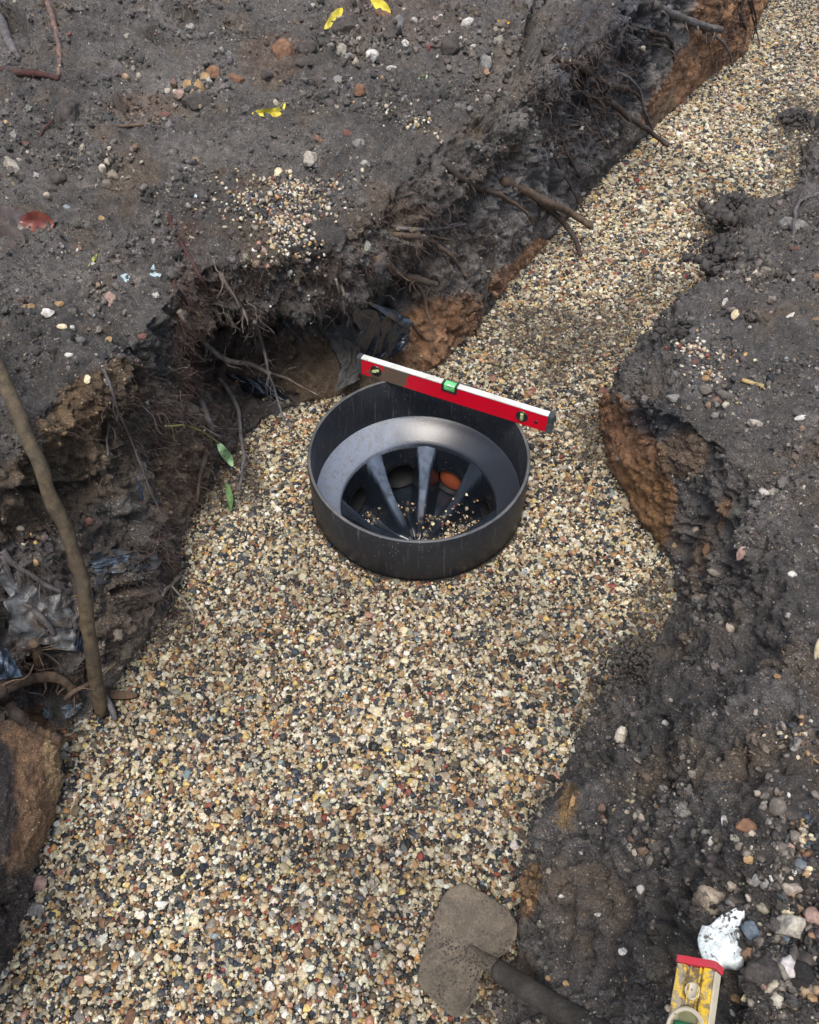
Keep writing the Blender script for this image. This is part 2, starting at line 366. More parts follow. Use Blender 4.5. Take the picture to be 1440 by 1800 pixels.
# ------------------------------------------------------------------ trench floor
CX, CY = .02, 1.20
def floor_z(X, Y):
    X = np.asarray(X, float); Y = np.asarray(Y, float)
    V = np.stack([X, Y, 0 * X], -1).reshape(-1, 3)
    z = fbm(V, 2.2, 2, 3) * .012 + fbm(V, 9, 2, 8) * .004
    r = np.hypot(V[:, 0] - CX, V[:, 1] - CY)
    z = z * np.clip((r - .2) / .2, .15, 1)
    z = z - .012 * np.exp(-((r - .24) / .06) ** 2) * np.clip(-(V[:, 1] - CY) / .2 + .3, 0, 1)
    hole = np.clip((.23 - r) / .01, 0, 1)
    return (z - hole * .30).reshape(X.shape)
xs = np.concatenate([np.linspace(-6, -1.2, 12)[:-1], np.linspace(-1.2, 2.6, 480), np.linspace(2.6, 7, 12)[1:]])
ys = np.concatenate([np.linspace(-2, -.1, 8)[:-1], np.linspace(-.1, 2.2, 290), np.linspace(2.2, 6.5, 240)[1:], np.linspace(6.5, 12, 8)[1:]])
X, Y = np.meshgrid(xs, ys, indexing='ij'); Z = floor_z(X, Y) - .006
V = np.stack([X, Y, Z], -1).reshape(-1, 3); nv = len(ys)
i = (np.arange(len(xs) - 1)[:, None] * nv + np.arange(nv - 1)[None]).ravel()
tag(mesh_obj('ground', V, np.stack([i, i + nv, i + nv + 1, i + 1], 1), SOIL, colors=np.tile([.075, .062, .048], (len(V), 1))), kind='structure')

# ------------------------------------------------------------------ ray casting on the banks (to set things down on them)
dpn = bpy.context.evaluated_depsgraph_get()
def tree_of(V, Fq): return BVHTree.FromPolygons(V.tolist(), Fq.tolist())
BL = tree_of(LV, LF); BR = tree_of(RV, RF)
def floor_hit(px, py):
    p = P(px, py, 0); z = float(floor_z([p[0]], [p[1]])[0]); z = 0 if z < -.05 else z
    return P(px, py, z)
def hit(px, py):
    """nearest surface point, normal and distance under a photo pixel"""
    o = Vector((0, 0, CH)); d = Vector(ray(px, py)).normalized(); best = None
    for T in (BL, BR):
        h = T.ray_cast(o, d, 20)
        if h[0] is not None and (best is None or h[3] < best[2]):
            nn = h[1] if h[1].dot(d) < 0 else -h[1]
            best = (h[0], nn, h[3])
    if d.z < -.01:
        f = Vector(floor_hit(px, py)); df = (f - o).length
        if best is None or df < best[2]: best = (f, Vector((0, 0, 1)), df)
    return best
def pxm(dist): return dist / F            # metres per photo pixel at this distance

# ------------------------------------------------------------------ stones and crumbs (uncountable)
def ico(sub):
    t = (1 + 5 ** .5) / 2
    v = [(-1, t, 0), (1, t, 0), (-1, -t, 0), (1, -t, 0), (0, -1, t), (0, 1, t), (0, -1, -t), (0, 1, -t), (t, 0, -1), (t, 0, 1), (-t, 0, -1), (-t, 0, 1)]
    f = [(0, 11, 5), (0, 5, 1), (0, 1, 7), (0, 7, 10), (0, 10, 11), (1, 5, 9), (5, 11, 4), (11, 10, 2), (10, 7, 6), (7, 1, 8), (3, 9, 4), (3, 4, 2), (3, 2, 6), (3, 6, 8), (3, 8, 9), (4, 9, 5), (2, 4, 11), (6, 2, 10), (8, 6, 7), (9, 8, 1)]
    v = [np.array(p) / np.linalg.norm(p) for p in v]
    for _ in range(sub):
        c = {}; nf = []
        def md(a, b):
            k = (min(a, b), max(a, b))
            if k not in c: m = v[a] + v[b]; v.append(m / np.linalg.norm(m)); c[k] = len(v) - 1
            return c[k]
        for a, b, d in f:
            x, y, z = md(a, b), md(b, d), md(d, a); nf += [(a, x, z), (b, y, x), (d, z, y), (x, y, z)]
        f = nf
    return np.array(v), np.array(f)
def pebble(sub, seed, cuts=9, rough=0.0):
    v, f = ico(sub); r = np.random.default_rng(seed)
    s = np.array([1, r.uniform(.7, .95), r.uniform(.5, .78)]); v = v * s
    for _ in range(cuts):
        n = r.normal(size=3); n /= np.linalg.norm(n); d = v @ n; lim = d.max() * r.uniform(.62, .88)
        o = np.maximum(d - lim, 0); v = v - n * (o * .92)[:, None]
    if rough: v = v * (1 + rough * pn(v, 2.3, seed))[:, None] * (1 + rough * .6 * pn(v, 5.3, seed + 3))[:, None]
    return v / np.abs(v).max(), f
def rots(n, tilt=None):
    q = rg.normal(size=(n, 4)); q /= np.linalg.norm(q, axis=1)[:, None]
    if tilt is not None:                               # mostly lying flat
        a = rg.uniform(0, 2 * np.pi, n); t = rg.normal(0, tilt, n); b = rg.uniform(0, 2 * np.pi, n)
        qz = np.stack([np.cos(a / 2), 0 * a, 0 * a, np.sin(a / 2)], 1)
        qt = np.stack([np.cos(t / 2), np.sin(t / 2) * np.cos(b), np.sin(t / 2) * np.sin(b), 0 * t], 1)
        w1, x1, y1, z1 = qt.T; w2, x2, y2, z2 = qz.T
        q = np.stack([w1*w2-x1*x2-y1*y2-z1*z2, w1*x2+x1*w2+y1*z2-z1*y2, w1*y2-x1*z2+y1*w2+z1*x2, w1*z2+x1*y2-y1*x2+z1*w2], 1)
    w_, x, y, z = q.T
    return np.stack([np.stack([1-2*(y*y+z*z), 2*(x*y-z*w_), 2*(x*z+y*w_)], 1), np.stack([2*(x*y+z*w_), 1-2*(x*x+z*z), 2*(y*z-x*w_)], 1), np.stack([2*(x*z-y*w_), 2*(y*z+x*w_), 1-2*(x*x+y*y)], 1)], 1)
def scatter(pos, size, C, sub, tilt=None, cuts=9, rough=0.0, variants=14, seed=0):
    """returns vertices, triangles, colours of one merged heap"""
    VV, FF, CC = [], [], []; base = 0; n = len(pos); which = rg.integers(0, variants, n)
    for k in range(variants):
        m = np.where(which == k)[0]
        if not len(m): continue
        pv, pf = pebble(sub, seed * 100 + k, cuts, rough)
        Rm = rots(len(m), tilt); st = rg.uniform(.8, 1.25, (len(m), 1, 3))
        W = np.einsum('nij,nvj->nvi', Rm, pv[None] * st) * size[m][:, None, None] + pos[m][:, None, :]
        nvv = len(pv)
        VV.append(W.reshape(-1, 3)); FF.append((pf[None] + (np.arange(len(m)) * nvv)[:, None, None]).reshape(-1, 3) + base)
        CC.append(np.repeat(C[m], nvv, axis=0)); base += len(m) * nvv
    return np.concatenate(VV), np.concatenate(FF), np.concatenate(CC)
def merge(parts):
    VV, FF, CC = [], [], []; b = 0
    for v, f, c in parts: VV.append(v); FF.append(f + b); CC.append(c); b += len(v)
    return np.concatenate(VV), np.concatenate(FF), np.concatenate(CC)
PAL = [(lin(222, 208, 176), 18), (lin(198, 180, 146), 14), (lin(232, 227, 212), 9), (lin(188, 152, 104), 8), (lin(196, 142, 82), 2), (lin(156, 150, 138), 11),
       (lin(112, 98, 82), 8), (lin(78, 82, 86), 11), (lin(58, 66, 78), 8), (lin(46, 46, 46), 8), (lin(138, 100, 72), 6), (lin(156, 76, 62), .9), (lin(184, 132, 112), 1.2), (lin(142, 160, 170), .6), (lin(228, 196, 110), 2)]
def stone_cols(n, sat=1.0):
    p = np.array([b for a, b in PAL]); c = np.array([a for a, b in PAL])[rg.choice(len(PAL), n, p=p / p.sum())]
    c = c * rg.uniform(.72, 1.18, (n, 1)) * rg.uniform(.94, 1.06, (n, 3))
    g = c.mean(1, keepdims=True); return np.clip(g + (c - g) * sat, .01, .9)
def in_poly(x, y, poly):
    r = np.zeros(len(x), bool); j = len(poly) - 1
    for i in range(len(poly)):
        (xi, yi), (xj, yj) = poly[i], poly[j]
        c = ((yi > y) != (yj > y)) & (x < (xj - xi) * (y - yi) / (yj - yi + 1e-12) + xi); r ^= c; j = i
    return r
def foot_poly(st, d):
    out = []
    for (fx, fy, nx, ny, k) in st:
        f = P(fx, fy, 0); n = np.array([nx, ny]); n = n / np.linalg.norm(n); out.append((f[0] + n[0] * d, f[1] + n[1] * d))
    return out
POLY = foot_poly(LB, .07) + foot_poly(RB, .05)[::-1]
def hexgrid(x0, x1, y0, y1, s):
    ny_ = int((y1 - y0) / (s * .866)); nx_ = int((x1 - x0) / s)
    a, b = np.meshgrid(np.arange(nx_), np.arange(ny_), indexing='ij')
    x = x0 + (a + .5 * (b % 2)) * s; y = y0 + b * s * .866
    x = x.ravel() + rg.normal(0, s * .28, x.size); y = y.ravel() + rg.normal(0, s * .28, y.size)
    return x, y
DUST = [(985, 600, 120, 70, -20), (1120, 560, 60, 90, 30), (1290, 470, 60, 60, 0), (1400, 250, 50, 110, 10), (1150, 1090, 50, 110, 15), (1060, 1270, 60, 80, 40), (390, 840, 70, 90, -30), (300, 1090, 50, 60, 0), (860, 1740, 60, 60, 0), (960, 1460, 30, 90, 0), (930, 560, 60, 30, 0), (1050, 760, 50, 60, 0)]
def gravel_lot(s, y0, y1, sub, base_size):
    x, y = hexgrid(-.75, 2.2, y0, y1, s)
    m = in_poly(x, y, POLY) & (np.hypot(x - CX, (y - CY) / 1.035) > .241); x, y = x[m], y[m]
    z = floor_z(x, y); p = np.stack([x, y, z], 1); px, py, f = Qn(p)
    m = (px > -160) & (px < 1600) & (py > -120) & (py < 1960); p, px, py = p[m], px[m], py[m]; n = len(p)
    size = base_size * np.clip(rg.lognormal(-.08, .40, n), .42, 2.6)
    p[:, 2] += rg.normal(0, .0018, n) - size * .12
    C = stone_cols(n, .86)
    dust = np.zeros(n); wb = fbm(p, 12, 3, 91)
    for b in DUST: dust = np.maximum(dust, np.clip((1.2 - vis_blob(px, py, b) + wb * .9) / .8, 0, 1))
    tint = fbm(p, 2.2, 4, 44)
    C = C * (.97 + .38 * tint)[:, None]
    far = np.clip((p[:, 1] - 1.9) / .8, 0, 1)[:, None]
    C = C * (1 - .0 * far)
    k = (.62 * dust * (rg.random(n) < .85))[:, None]
    C = C * (1 - k) + np.array([.085, .068, .052]) * k
    C = C * 1.04 - .008
    C = np.clip(C, .02, 1) * np.array([.67, .675, .64])
    bigm = size > base_size * 1.38
    return merge([scatter(p[~bigm], size[~bigm], C[~bigm], 0, tilt=.6, cuts=6, rough=.22, seed=1 + sub), scatter(p[bigm], size[bigm], C[bigm], 1, tilt=.5, cuts=13, rough=.08, seed=2 + sub)])
gv = merge([gravel_lot(.0043, .1, 1.5, 1, .0037), gravel_lot(.0046, 1.5, 2.3, 0, .0040), gravel_lot(.0058, 2.3, 5.2, 0, .0050)])
print('gravel tris', len(gv[1]))
tag(mesh_obj('gravel', gv[0], gv[1], STONE, colors=gv[2], smooth=False), 'mixed pea gravel of cream, tan and blue grey stones bedding the trench floor', 'gravel', kind='stuff')

def bank_points(V, N, C, nvv, tvv, n, margin=90, power=1.0):
    """random points on a bank, spread by how much of the picture they fill"""
    px, py, f = Qn(V)
    G = V.reshape(-1, nvv, 3); du = np.gradient(G, axis=0); dv = np.gradient(G, axis=1)
    ar = np.linalg.norm(np.cross(du, dv), axis=2).ravel()
    vd = np.array([0, 0, CH]) - V; vd /= np.linalg.norm(vd, axis=1)[:, None]
    cs = np.abs((vd * N).sum(1))
    wt = ar * (cs + .25) / f ** 1.7 * ((px > -margin) & (px < 1440 + margin) & (py > -margin) & (py < 1800 + margin) & (tvv > .8))
    idx = rg.choice(len(V), n, p=wt / wt.sum())
    ju, jv = rg.uniform(-.5, .5, (n, 1)), rg.uniform(-.5, .5, (n, 1))
    p = V[idx] + du.reshape(-1, 3)[idx] * ju + dv.reshape(-1, 3)[idx] * jv
    return p, N[idx], C[idx], tvv[idx], idx
parts = []
for (V_, N_, C_, tv_, n) in ((LV, LN, LC, Ltv, 125000), (RV, RN, RC, Rtv, 95000)):
    nvv = int(np.where(np.diff(tv_) < 0)[0][0]) + 1
    p, nn, c, t, _ = bank_points(V_, N_, C_, nvv, tv_, n)
    px, py, f = Qn(p)
    s = .0012 + .0014 * rg.pareto(2.5, n); s = np.clip(s, .0009, .011) * np.clip(f / 1.2, .8, 1.8)
    clump = np.clip(fbm(p, 9, 2, 71) + .55, .2, 1.5); s *= clump
    for b in SMOOTH: s = np.where(vis_blob(px, py, b) < 1, s * .38, s)
    steep = nn[:, 2] < .35; s = np.where(steep, s * .6, s)
    cc = c * np.clip(rg.lognormal(.05, .5, (n, 1)), .4, 3.2) * rg.uniform(.94, 1.06, (n, 3))
    gr = rg.random(n) < np.clip(.08 + .06 * fbm(p, 6, 2, 33), .02, .16); cc[gr] = stone_cols(int(gr.sum()), .6) * .6
    po = p + nn * (s * rg.uniform(-.45, .3, n))[:, None]; bg_ = s > .0030
    parts.append(scatter(po[~bg_], s[~bg_], cc[~bg_], 0, cuts=4, rough=.6, seed=5))
    parts.append(scatter(po[bg_], s[bg_] * 1.1, cc[bg_], 2, cuts=7, rough=.55, seed=15, variants=24))
# crumbs fallen on to the gravel where soil has slumped
x, y = hexgrid(-.75, 2.2, .1, 4.2, .0075); m = in_poly(x, y, POLY) & (np.hypot(x - CX, y - CY) > .25); x, y = x[m], y[m]
p = np.stack([x, y, floor_z(x, y) + .003], 1); px, py, f = Qn(p); dust = np.zeros(len(p)); wb = fbm(p, 12, 3, 91)
for b in DUST: dust = np.maximum(dust, np.clip((1.15 - vis_blob(px, py, b) + wb * .9) / .9, 0, 1))
for fp in POLY:                                     # soil always crumbles on to the stones along the foot of the banks
    dust = np.maximum(dust, np.clip(1 - np.hypot(x - fp[0], y - fp[1]) / .13 + wb * .6, 0, .8))
k = rg.random(len(p)) < dust * .38; p = p[k]; s = np.clip(.0012 + .0013 * rg.pareto(2.4, len(p)), 0, .010)
parts.append(scatter(p, s, np.tile([.055, .044, .035], (len(p), 1)) * rg.uniform(.6, 1.5, (len(p), 1)), 0, cuts=4, rough=.6, seed=6))
# the dark heap of soil beyond, spilled across the gravel edge
def heap(px, py, rpx, n, c, smax=.012):
    h = floor_hit(px, py) if hit(px, py)[0].z < .02 else np.array(hit(px, py)[0])
    r = rpx * pxm(np.linalg.norm(h - [0, 0, CH])); q = rg.normal(0, .45, (n, 2)) * r
    hh = .35 * r * np.exp(-(q ** 2).sum(1) / (r * r * .3)) * rg.random(n)
    pp = np.stack([h[0] + q[:, 0], h[1] + q[:, 1], h[2] + hh], 1); s = np.clip(.0025 + .003 * rg.pareto(2.2, n), 0, smax)
    return scatter(pp, s, np.tile(c, (n, 1)) * rg.uniform(.6, 1.5, (n, 1)), 1, cuts=5, rough=.4, seed=8)
parts += [heap(1295, 368, 55, 900, (.05, .045, .042), .02), heap(1400, 215, 45, 700, (.05, .045, .042), .018), heap(1270, 450, 60, 700, (.05, .045, .042), .016),
          heap(1120, 1180, 90, 500, (.06, .053, .048), .006), heap(870, 605, 9, 40, (.035, .03, .028), .008), heap(1215, 580, 40, 300, (.05, .045, .042), .010)]
cv = merge(parts); print('crumb tris', len(cv[1]))
tag(mesh_obj('soil_crumbs', cv[0], cv[1], CRUMB, colors=cv[2]), 'loose crumbs of dark damp topsoil lying over both banks', 'soil', kind='stuff')
# small pebbles mixed into the topsoil
parts = []
for (V_, N_, C_, tv_, n) in ((LV, LN, LC, Ltv, 2400), (RV, RN, RC, Rtv, 1900)):
    nvv = int(np.where(np.diff(tv_) < 0)[0][0]) + 1
    p, nn, c, t, _ = bank_points(V_, N_, C_, nvv, tv_, n)
    px, py, f = Qn(p)
    keep = rg.random(n) < np.clip(.45 + fbm(p, 5, 2, 81) * .9, .08, 1) * np.where(t > 5.5, 1, .35); p, nn, f = p[keep], nn[keep], f[keep]; n = len(p)
    s = np.clip(.0013 + .0011 * rg.pareto(2.3, n), 0, .0085) * np.clip(f / 1.3, .8, 1.6)
    c2 = stone_cols(n, .65) * .62
    parts.append(scatter(p + nn * (s * .25)[:, None], s, c2, 1, cuts=8, seed=9))
def patch(px, py, rx, ry, ang, n, dens_pow=1.0):
    out = []
    for _ in range(n):
        a = rnd.uniform(0, 6.283); r = min(abs(rnd.gauss(0, .62)), 1.7) * (1 + .5 * math.sin(a * 3 + px) + .3 * math.sin(a * 5 + py)); x = math.cos(a) * r * rx; y = math.sin(a) * r * ry; t = R(ang)
        h = hit(px + x * math.cos(t) - y * math.sin(t), py + x * math.sin(t) + y * math.cos(t))
        if h and h[2] < 4: out.append(np.array(h[0]) + np.array(h[1]) * .002 * rnd.random())
    return np.array(out)
pp = np.concatenate([patch(505, 385, 78, 72, -20, 1500), patch(520, 330, 60, 22, 10, 330), patch(440, 350, 40, 30, 0, 90), patch(735, 212, 45, 26, 15, 110), patch(670, 190, 40, 20, 15, 50), patch(1220, 612, 60, 22, 10, 170), patch(1250, 660, 60, 40, 10, 90), patch(1410, 1470, 50, 120, 0, 90), patch(1400, 1300, 50, 40, 0, 50), patch(65, 945, 22, 10, 0, 50)])
s = np.clip(rg.lognormal(-5.35, .3, len(pp)), .0025, .009)
parts.append(scatter(pp, s * .82, stone_cols(len(pp), .85) * .75, 1, cuts=13, seed=10))
for reg, nn_, mu in (((1375, 1500, 100, 170, 0), 170, -5.6), ((1375, 1710, 80, 90, 0), 150, -5.35), ((620, 70, 150, 70, 10), 170, -4.95), ((330, 160, 90, 40, 0), 70, -5.0), ((820, 80, 90, 60, 20), 120, -5.0), ((1230, 1050, 70, 60, 0), 90, -5.1), ((200, 280, 160, 80, 0), 90, -5.0), ((1340, 480, 100, 80, 0), 90, -5.0), ((1130, 1420, 160, 200, 0), 90, -5.4), ((1280, 700, 120, 60, 0), 90, -5.3), ((170, 520, 120, 90, 0), 100, -5.4)):
    pp = patch(*reg, nn_); s = np.clip(rg.lognormal(mu, .42, len(pp)), .002, .013)
    k = rg.random((len(pp), 1)) < .78; c = np.where(k, np.array([.105, .092, .078]) * rg.uniform(.5, 1.7, (len(pp), 1)), stone_cols(len(pp), .6) * .6)
    parts.append(scatter(pp, s, c, 2, cuts=16, rough=.22, seed=12))
pv = merge(parts)
tag(mesh_obj('loose_pebbles', pv[0], pv[1], STONE, colors=pv[2]), 'small pebbles and spilled gravel scattered over the dark soil banks', 'pebbles', kind='stuff')

# ------------------------------------------------------------------ helpers for made things
class Fr:
    """a local frame: origin, x axis, rough z axis"""
    def __init__(s, o, x, z):
        s.o = np.array(o, float); x = np.array(x, float); s.x = x / np.linalg.norm(x)
        z = np.array(z, float); y = np.cross(z, s.x); s.y = y / np.linalg.norm(y); s.z = np.cross(s.x, s.y)
    def __call__(s, V):
        V = np.asarray(V, float); return s.o + V[:, :1] * s.x + V[:, 1:2] * s.y + V[:, 2:3] * s.z
def boxm(x0, x1, y0, y1, z0, z1, bev=.001, seg=2):
    import bmesh
    bm = bmesh.new(); r = bmesh.ops.create_cube(bm, size=1)
    for v in bm.verts: v.co = ((x0 + x1) / 2 + v.co.x * (x1 - x0), (y0 + y1) / 2 + v.co.y * (y1 - y0), (z0 + z1) / 2 + v.co.z * (z1 - z0))
    if bev: bmesh.ops.bevel(bm, geom=bm.edges[:], offset=bev, segments=seg, affect='EDGES', profile=.7)
    bm.verts.index_update(); V = [tuple(v.co) for v in bm.verts]; Fc = [[v.index for v in f.verts] for f in bm.faces]; bm.free(); return V, Fc
def join(parts):
    V, Fc = [], []
    for v, f in parts:
        b = len(V); V += [tuple(p) for p in v]; Fc += [[i + b for i in q] for q in f]
    return V, Fc
def lathe(prof, seg=96, c=(0, 0, 0), axis='z'):
    V, Fc = [], []; n = len(prof)
    for k in range(seg):
        a = 2 * math.pi * k / seg
        for r, z in prof:
            p = (r * math.cos(a), r * math.sin(a), z)
            if axis == 'y': p = (p[0], -p[2], p[1])
            V.append((p[0] + c[0], p[1] + c[1], p[2] + c[2]))
    for k in range(seg):
        k2 = (k + 1) % seg
        for i in range(n - 1): Fc.append([k * n + i, k2 * n + i, k2 * n + i + 1, k * n + i + 1])
    return V, Fc
def smooth_by_angle(o, deg=35):
    me = o.data; me.update()
    try: me.set_sharp_from_angle(angle=R(deg))
    except Exception: pass
def tube(pts, r0, r1, ring=7, sub=5, knob=.18, seed=0, tipcap=True, wig=0.0, flat=1.0):
    A = np.array(pts, float); n = len(A); ts = np.linspace(0, n - 1, (n - 1) * sub + 1); C = catmull(A, ts)
    if wig: C = C + np.stack([pn(C, 22, seed + k) for k in (0, 1, 2)], 1) * wig * np.sin(np.linspace(0, math.pi, len(C)))[:, None] ** .5
    T = np.gradient(C, axis=0); T /= np.maximum(np.linalg.norm(T, axis=1)[:, None], 1e-9)
    up = np.array([.31, .22, .92]); N = np.cross(T, up); N /= np.maximum(np.linalg.norm(N, axis=1)[:, None], 1e-9); B = np.cross(T, N)
    rr = np.linspace(r0, r1, len(C)) * (1 + knob * pn(C, 70, seed + 9))
    a = np.linspace(0, 2 * np.pi, ring, endpoint=False)
    V = C[:, None] + rr[:, None, None] * (np.cos(a)[None, :, None] * N[:, None] + flat * np.sin(a)[None, :, None] * B[:, None])
    V = V * 1.0
    if knob > .05 and ring > 4: V = V + (pn(V.reshape(-1, 3), 160, seed + 4).reshape(V.shape[:2])[..., None]) * .12 * rr[:, None, None] * (V - C[:, None]) / rr[:, None, None]
    m = len(C); V = V.reshape(-1, 3).tolist(); Fc = []
    for i in range(m - 1):
        for j in range(ring):
            j2 = (j + 1) % ring; Fc.append([i * ring + j, i * ring + j2, (i + 1) * ring + j2, (i + 1) * ring + j])
    V.append((C[-1] + T[-1] * rr[-1] * .4).tolist()); k = len(V) - 1
    for j in range(ring): Fc.append([(m - 1) * ring + j, (m - 1) * ring + (j + 1) % ring, k])
    V.append(C[0].tolist()); k = len(V) - 1
    for j in range(ring): Fc.append([(j + 1) % ring, j, k])
    return V, Fc, C

# ------------------------------------------------------------------ inspection chamber
def mat_plastic(name, c, rough, dirt=.35, bumpy=.2, dirtc=(.16, .14, .115), speck=True, scr=False):
    m = MT(name)
    d = m.ramp(m.noise(9, 6, .7, .6), [(.42, 0), (.72, 1)])
    base = m.mix(m.mix(1, d, dirt, 'MULTIPLY'), c, dirtc)
    if speck:
        v = m.vor(170); s = m.n('ShaderNodeSeparateColor'); m.lk(v.outputs['Color'], s.inputs[0])
        f = m.mix(1, m.ramp(v.outputs['Distance'], [(.12, 1), (.25, 0)]), m.ramp(s.outputs[0], [(.8, 0), (.84, 1)]), 'MULTIPLY')
        base = m.mix(f, base, (.2, .17, .13))
    if scr:
        mp = m.n('ShaderNodeMapping'); mp.inputs['Scale'].default_value = (1, 1, .05); m.lk(m.tc, mp.inputs[0])
        sc_ = m.noise(210, 3, .7, 0, mp.outputs[0]); base = m.mix(m.ramp(sc_, [(.60, 0), (.74, .55)]), base, (.15, .15, .15))
    r = m.mix(d, rough, min(1, rough + .25))
    return m.set(base, r, m.bump(m.noise(320, 4, .7), bumpy, .0006), spec=.55)
M_PIPE = mat_plastic('black_polyethylene', (.012, .015, .021), .40, .10, dirtc=(.12, .115, .105), scr=True)
M_LEDGE0 = mat_plastic('black_ledge_polyethylene', (.040, .052, .072), .26, .45, .35, (.20, .20, .20))
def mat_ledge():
    m = MT('dusty_sheen_black_ledge'); g = m.n('ShaderNodeSeparateXYZ'); m.lk(m.tc, g.inputs[0])
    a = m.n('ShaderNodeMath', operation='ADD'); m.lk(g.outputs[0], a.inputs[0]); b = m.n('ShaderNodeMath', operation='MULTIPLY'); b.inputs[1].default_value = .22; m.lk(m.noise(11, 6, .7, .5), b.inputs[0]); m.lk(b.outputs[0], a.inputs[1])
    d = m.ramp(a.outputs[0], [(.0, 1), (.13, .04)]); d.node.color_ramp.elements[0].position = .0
    c = m.mix(d, (.016, .020, .028), (.185, .22, .28))  # bluish dust toward the left, with the sky's sheen painted in
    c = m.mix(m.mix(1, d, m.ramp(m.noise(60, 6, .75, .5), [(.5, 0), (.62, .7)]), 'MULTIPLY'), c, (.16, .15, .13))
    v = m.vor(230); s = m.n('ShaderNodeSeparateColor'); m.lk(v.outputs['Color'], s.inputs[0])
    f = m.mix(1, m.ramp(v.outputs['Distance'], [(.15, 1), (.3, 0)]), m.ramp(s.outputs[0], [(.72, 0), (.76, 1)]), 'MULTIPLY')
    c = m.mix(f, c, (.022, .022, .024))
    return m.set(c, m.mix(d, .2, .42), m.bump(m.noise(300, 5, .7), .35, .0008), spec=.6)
M_LEDGE = mat_ledge()
M_BASE = mat_plastic('glossy_base_polyethylene', (.012, .016, .024), .16, .15, .25, (.07, .065, .06))
M_BLK0 = mat_plastic('socket_shade_black', (.004, .005, .006), .7, .0, .1, speck=False)  # near-black colour stands in for the shade deep inside the pipes
M_PLUG = mat_plastic('terracotta_pipe_plastic', lin(176, 92, 58), .5, .35, .2, lin(90, 60, 45))
E0 = np.array([CX, CY, 0.0])
ch = empty('inspection_chamber', (CX, CY, 0), 'round black plastic inspection chamber base with open top bedded in the gravel', 'chamber')
def at(V, o=E0): return np.asarray(V, float) * [1, 1.035, 1] + o      # the pipe is slightly out of round
RO = .2375
v, f = lathe([(RO - .0015, -.004), (RO, 0), (RO, .1170), (RO - .001, .1185), (RO - .007, .1185), (RO - .008, .1170), (RO - .008, -.02), (RO - .012, -.02), (RO - .0015, -.004)], 160)
o = mesh_obj('riser', at(v), f, M_PIPE, ch); smooth_by_angle(o)
v, f = lathe([(RO - .0072, .1186), (RO - .0066, .1200), (RO - .0014, .1200), (RO - .0008, .1186)], 160)
o = mesh_obj('rim_edge', at(v), f, mat_plastic('scuffed_highlight_rim', (.05, .055, .06), .5, .8, .4, (.16, .155, .145)), ch)  # scuffed lip, its light edge highlight painted into the grey
v, f = lathe([(RO - .0085, .001), (RO - .014, -.001), (.186, -.036), (.180, -.040), (.1775, -.044), (.1775, -.055), (.19, -.055), (RO - .0085, -.02)], 160)
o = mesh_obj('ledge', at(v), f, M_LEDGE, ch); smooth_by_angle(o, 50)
CHN = [150, 105, 61, 15, -88]
zf = -.205; RB_ = .1775
RIDGES = [127, 83, 38, -12, 182, -55, -125]
def crest(r): return np.interp(r, [0, .03, .05, .08, .11, .145, .1775], [-.225, -.203, -.183, -.158, -.130, -.085, -.047])
def base_z(x, y):
    r = np.hypot(x, y); a = np.degrees(np.arctan2(y, x)); z = zf + .012 + .10 * np.maximum(.03 - r, 0)
    for k in CHN:
        da = (a - k + 180) % 360 - 180; s = r * np.sin(np.radians(np.clip(np.abs(da), 0, 90))); z = z - .010 * np.exp(-(s / .022) ** 2) * (np.abs(da) < 60)
    for k in RIDGES:
        da = (a - k + 180) % 360 - 180; s = np.where(np.abs(da) > 89, 1.0, r * np.sin(np.radians(np.clip(np.abs(da), 0, 90))))
        wt = np.interp(r, [.03, .06, .10, .14, .1775], [.004, .007, .008, .012, .023]); zz = crest(r) - np.interp(r, [.05, .10, .14, .175], [1.6, 2.8, 5, 10]) * np.maximum(s - wt, 0) - .2 * s
        zz = np.maximum(zz, zf - .05); k2 = .014; h = np.clip(.5 + .5 * (zz - z) / k2, 0, 1); z = z * (1 - h) + zz * h + k2 * h * (1 - h) * .7
    return z
nt_, nr_ = 360, 110
th = np.linspace(0, 2 * np.pi, nt_, endpoint=False); rr = np.concatenate([[.0005], np.linspace(.003, RB_, nr_)])
TT, RR = np.meshgrid(th, rr, indexing='ij'); XX = RR * np.cos(TT); YY = RR * np.sin(TT); ZZ = base_z(XX, YY)
V = np.stack([XX, YY, ZZ], -1).reshape(-1, 3); n = len(rr)
i = (np.arange(nt_)[:, None] * n + np.arange(n - 1)[None]).ravel(); i2 = ((np.arange(nt_)[:, None] + 1) % nt_ * n + np.arange(n - 1)[None]).ravel()
def sky_sheen(x, y):  # blue grey sky sheen painted on the left and centre ridge tops
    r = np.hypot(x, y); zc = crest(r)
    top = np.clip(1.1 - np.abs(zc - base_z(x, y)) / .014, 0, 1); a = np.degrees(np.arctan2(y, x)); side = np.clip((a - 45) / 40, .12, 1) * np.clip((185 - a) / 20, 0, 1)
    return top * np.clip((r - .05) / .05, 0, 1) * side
sheen = sky_sheen(V[:, 0], V[:, 1])[:, None]; sheen = sheen * np.clip(.85 + fbm(V, 60, 3, 4) * .5, .3, 1)[:, None]
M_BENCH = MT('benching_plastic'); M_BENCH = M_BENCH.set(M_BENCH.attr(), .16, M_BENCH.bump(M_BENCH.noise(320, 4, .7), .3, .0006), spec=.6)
o = mesh_obj('benching', at(V), np.stack([i, i + 1, i2 + 1, i2], 1), M_BENCH, ch, colors=np.array([.011, .015, .022]) * (1 - sheen) + np.array([.095, .125, .175]) * sheen)
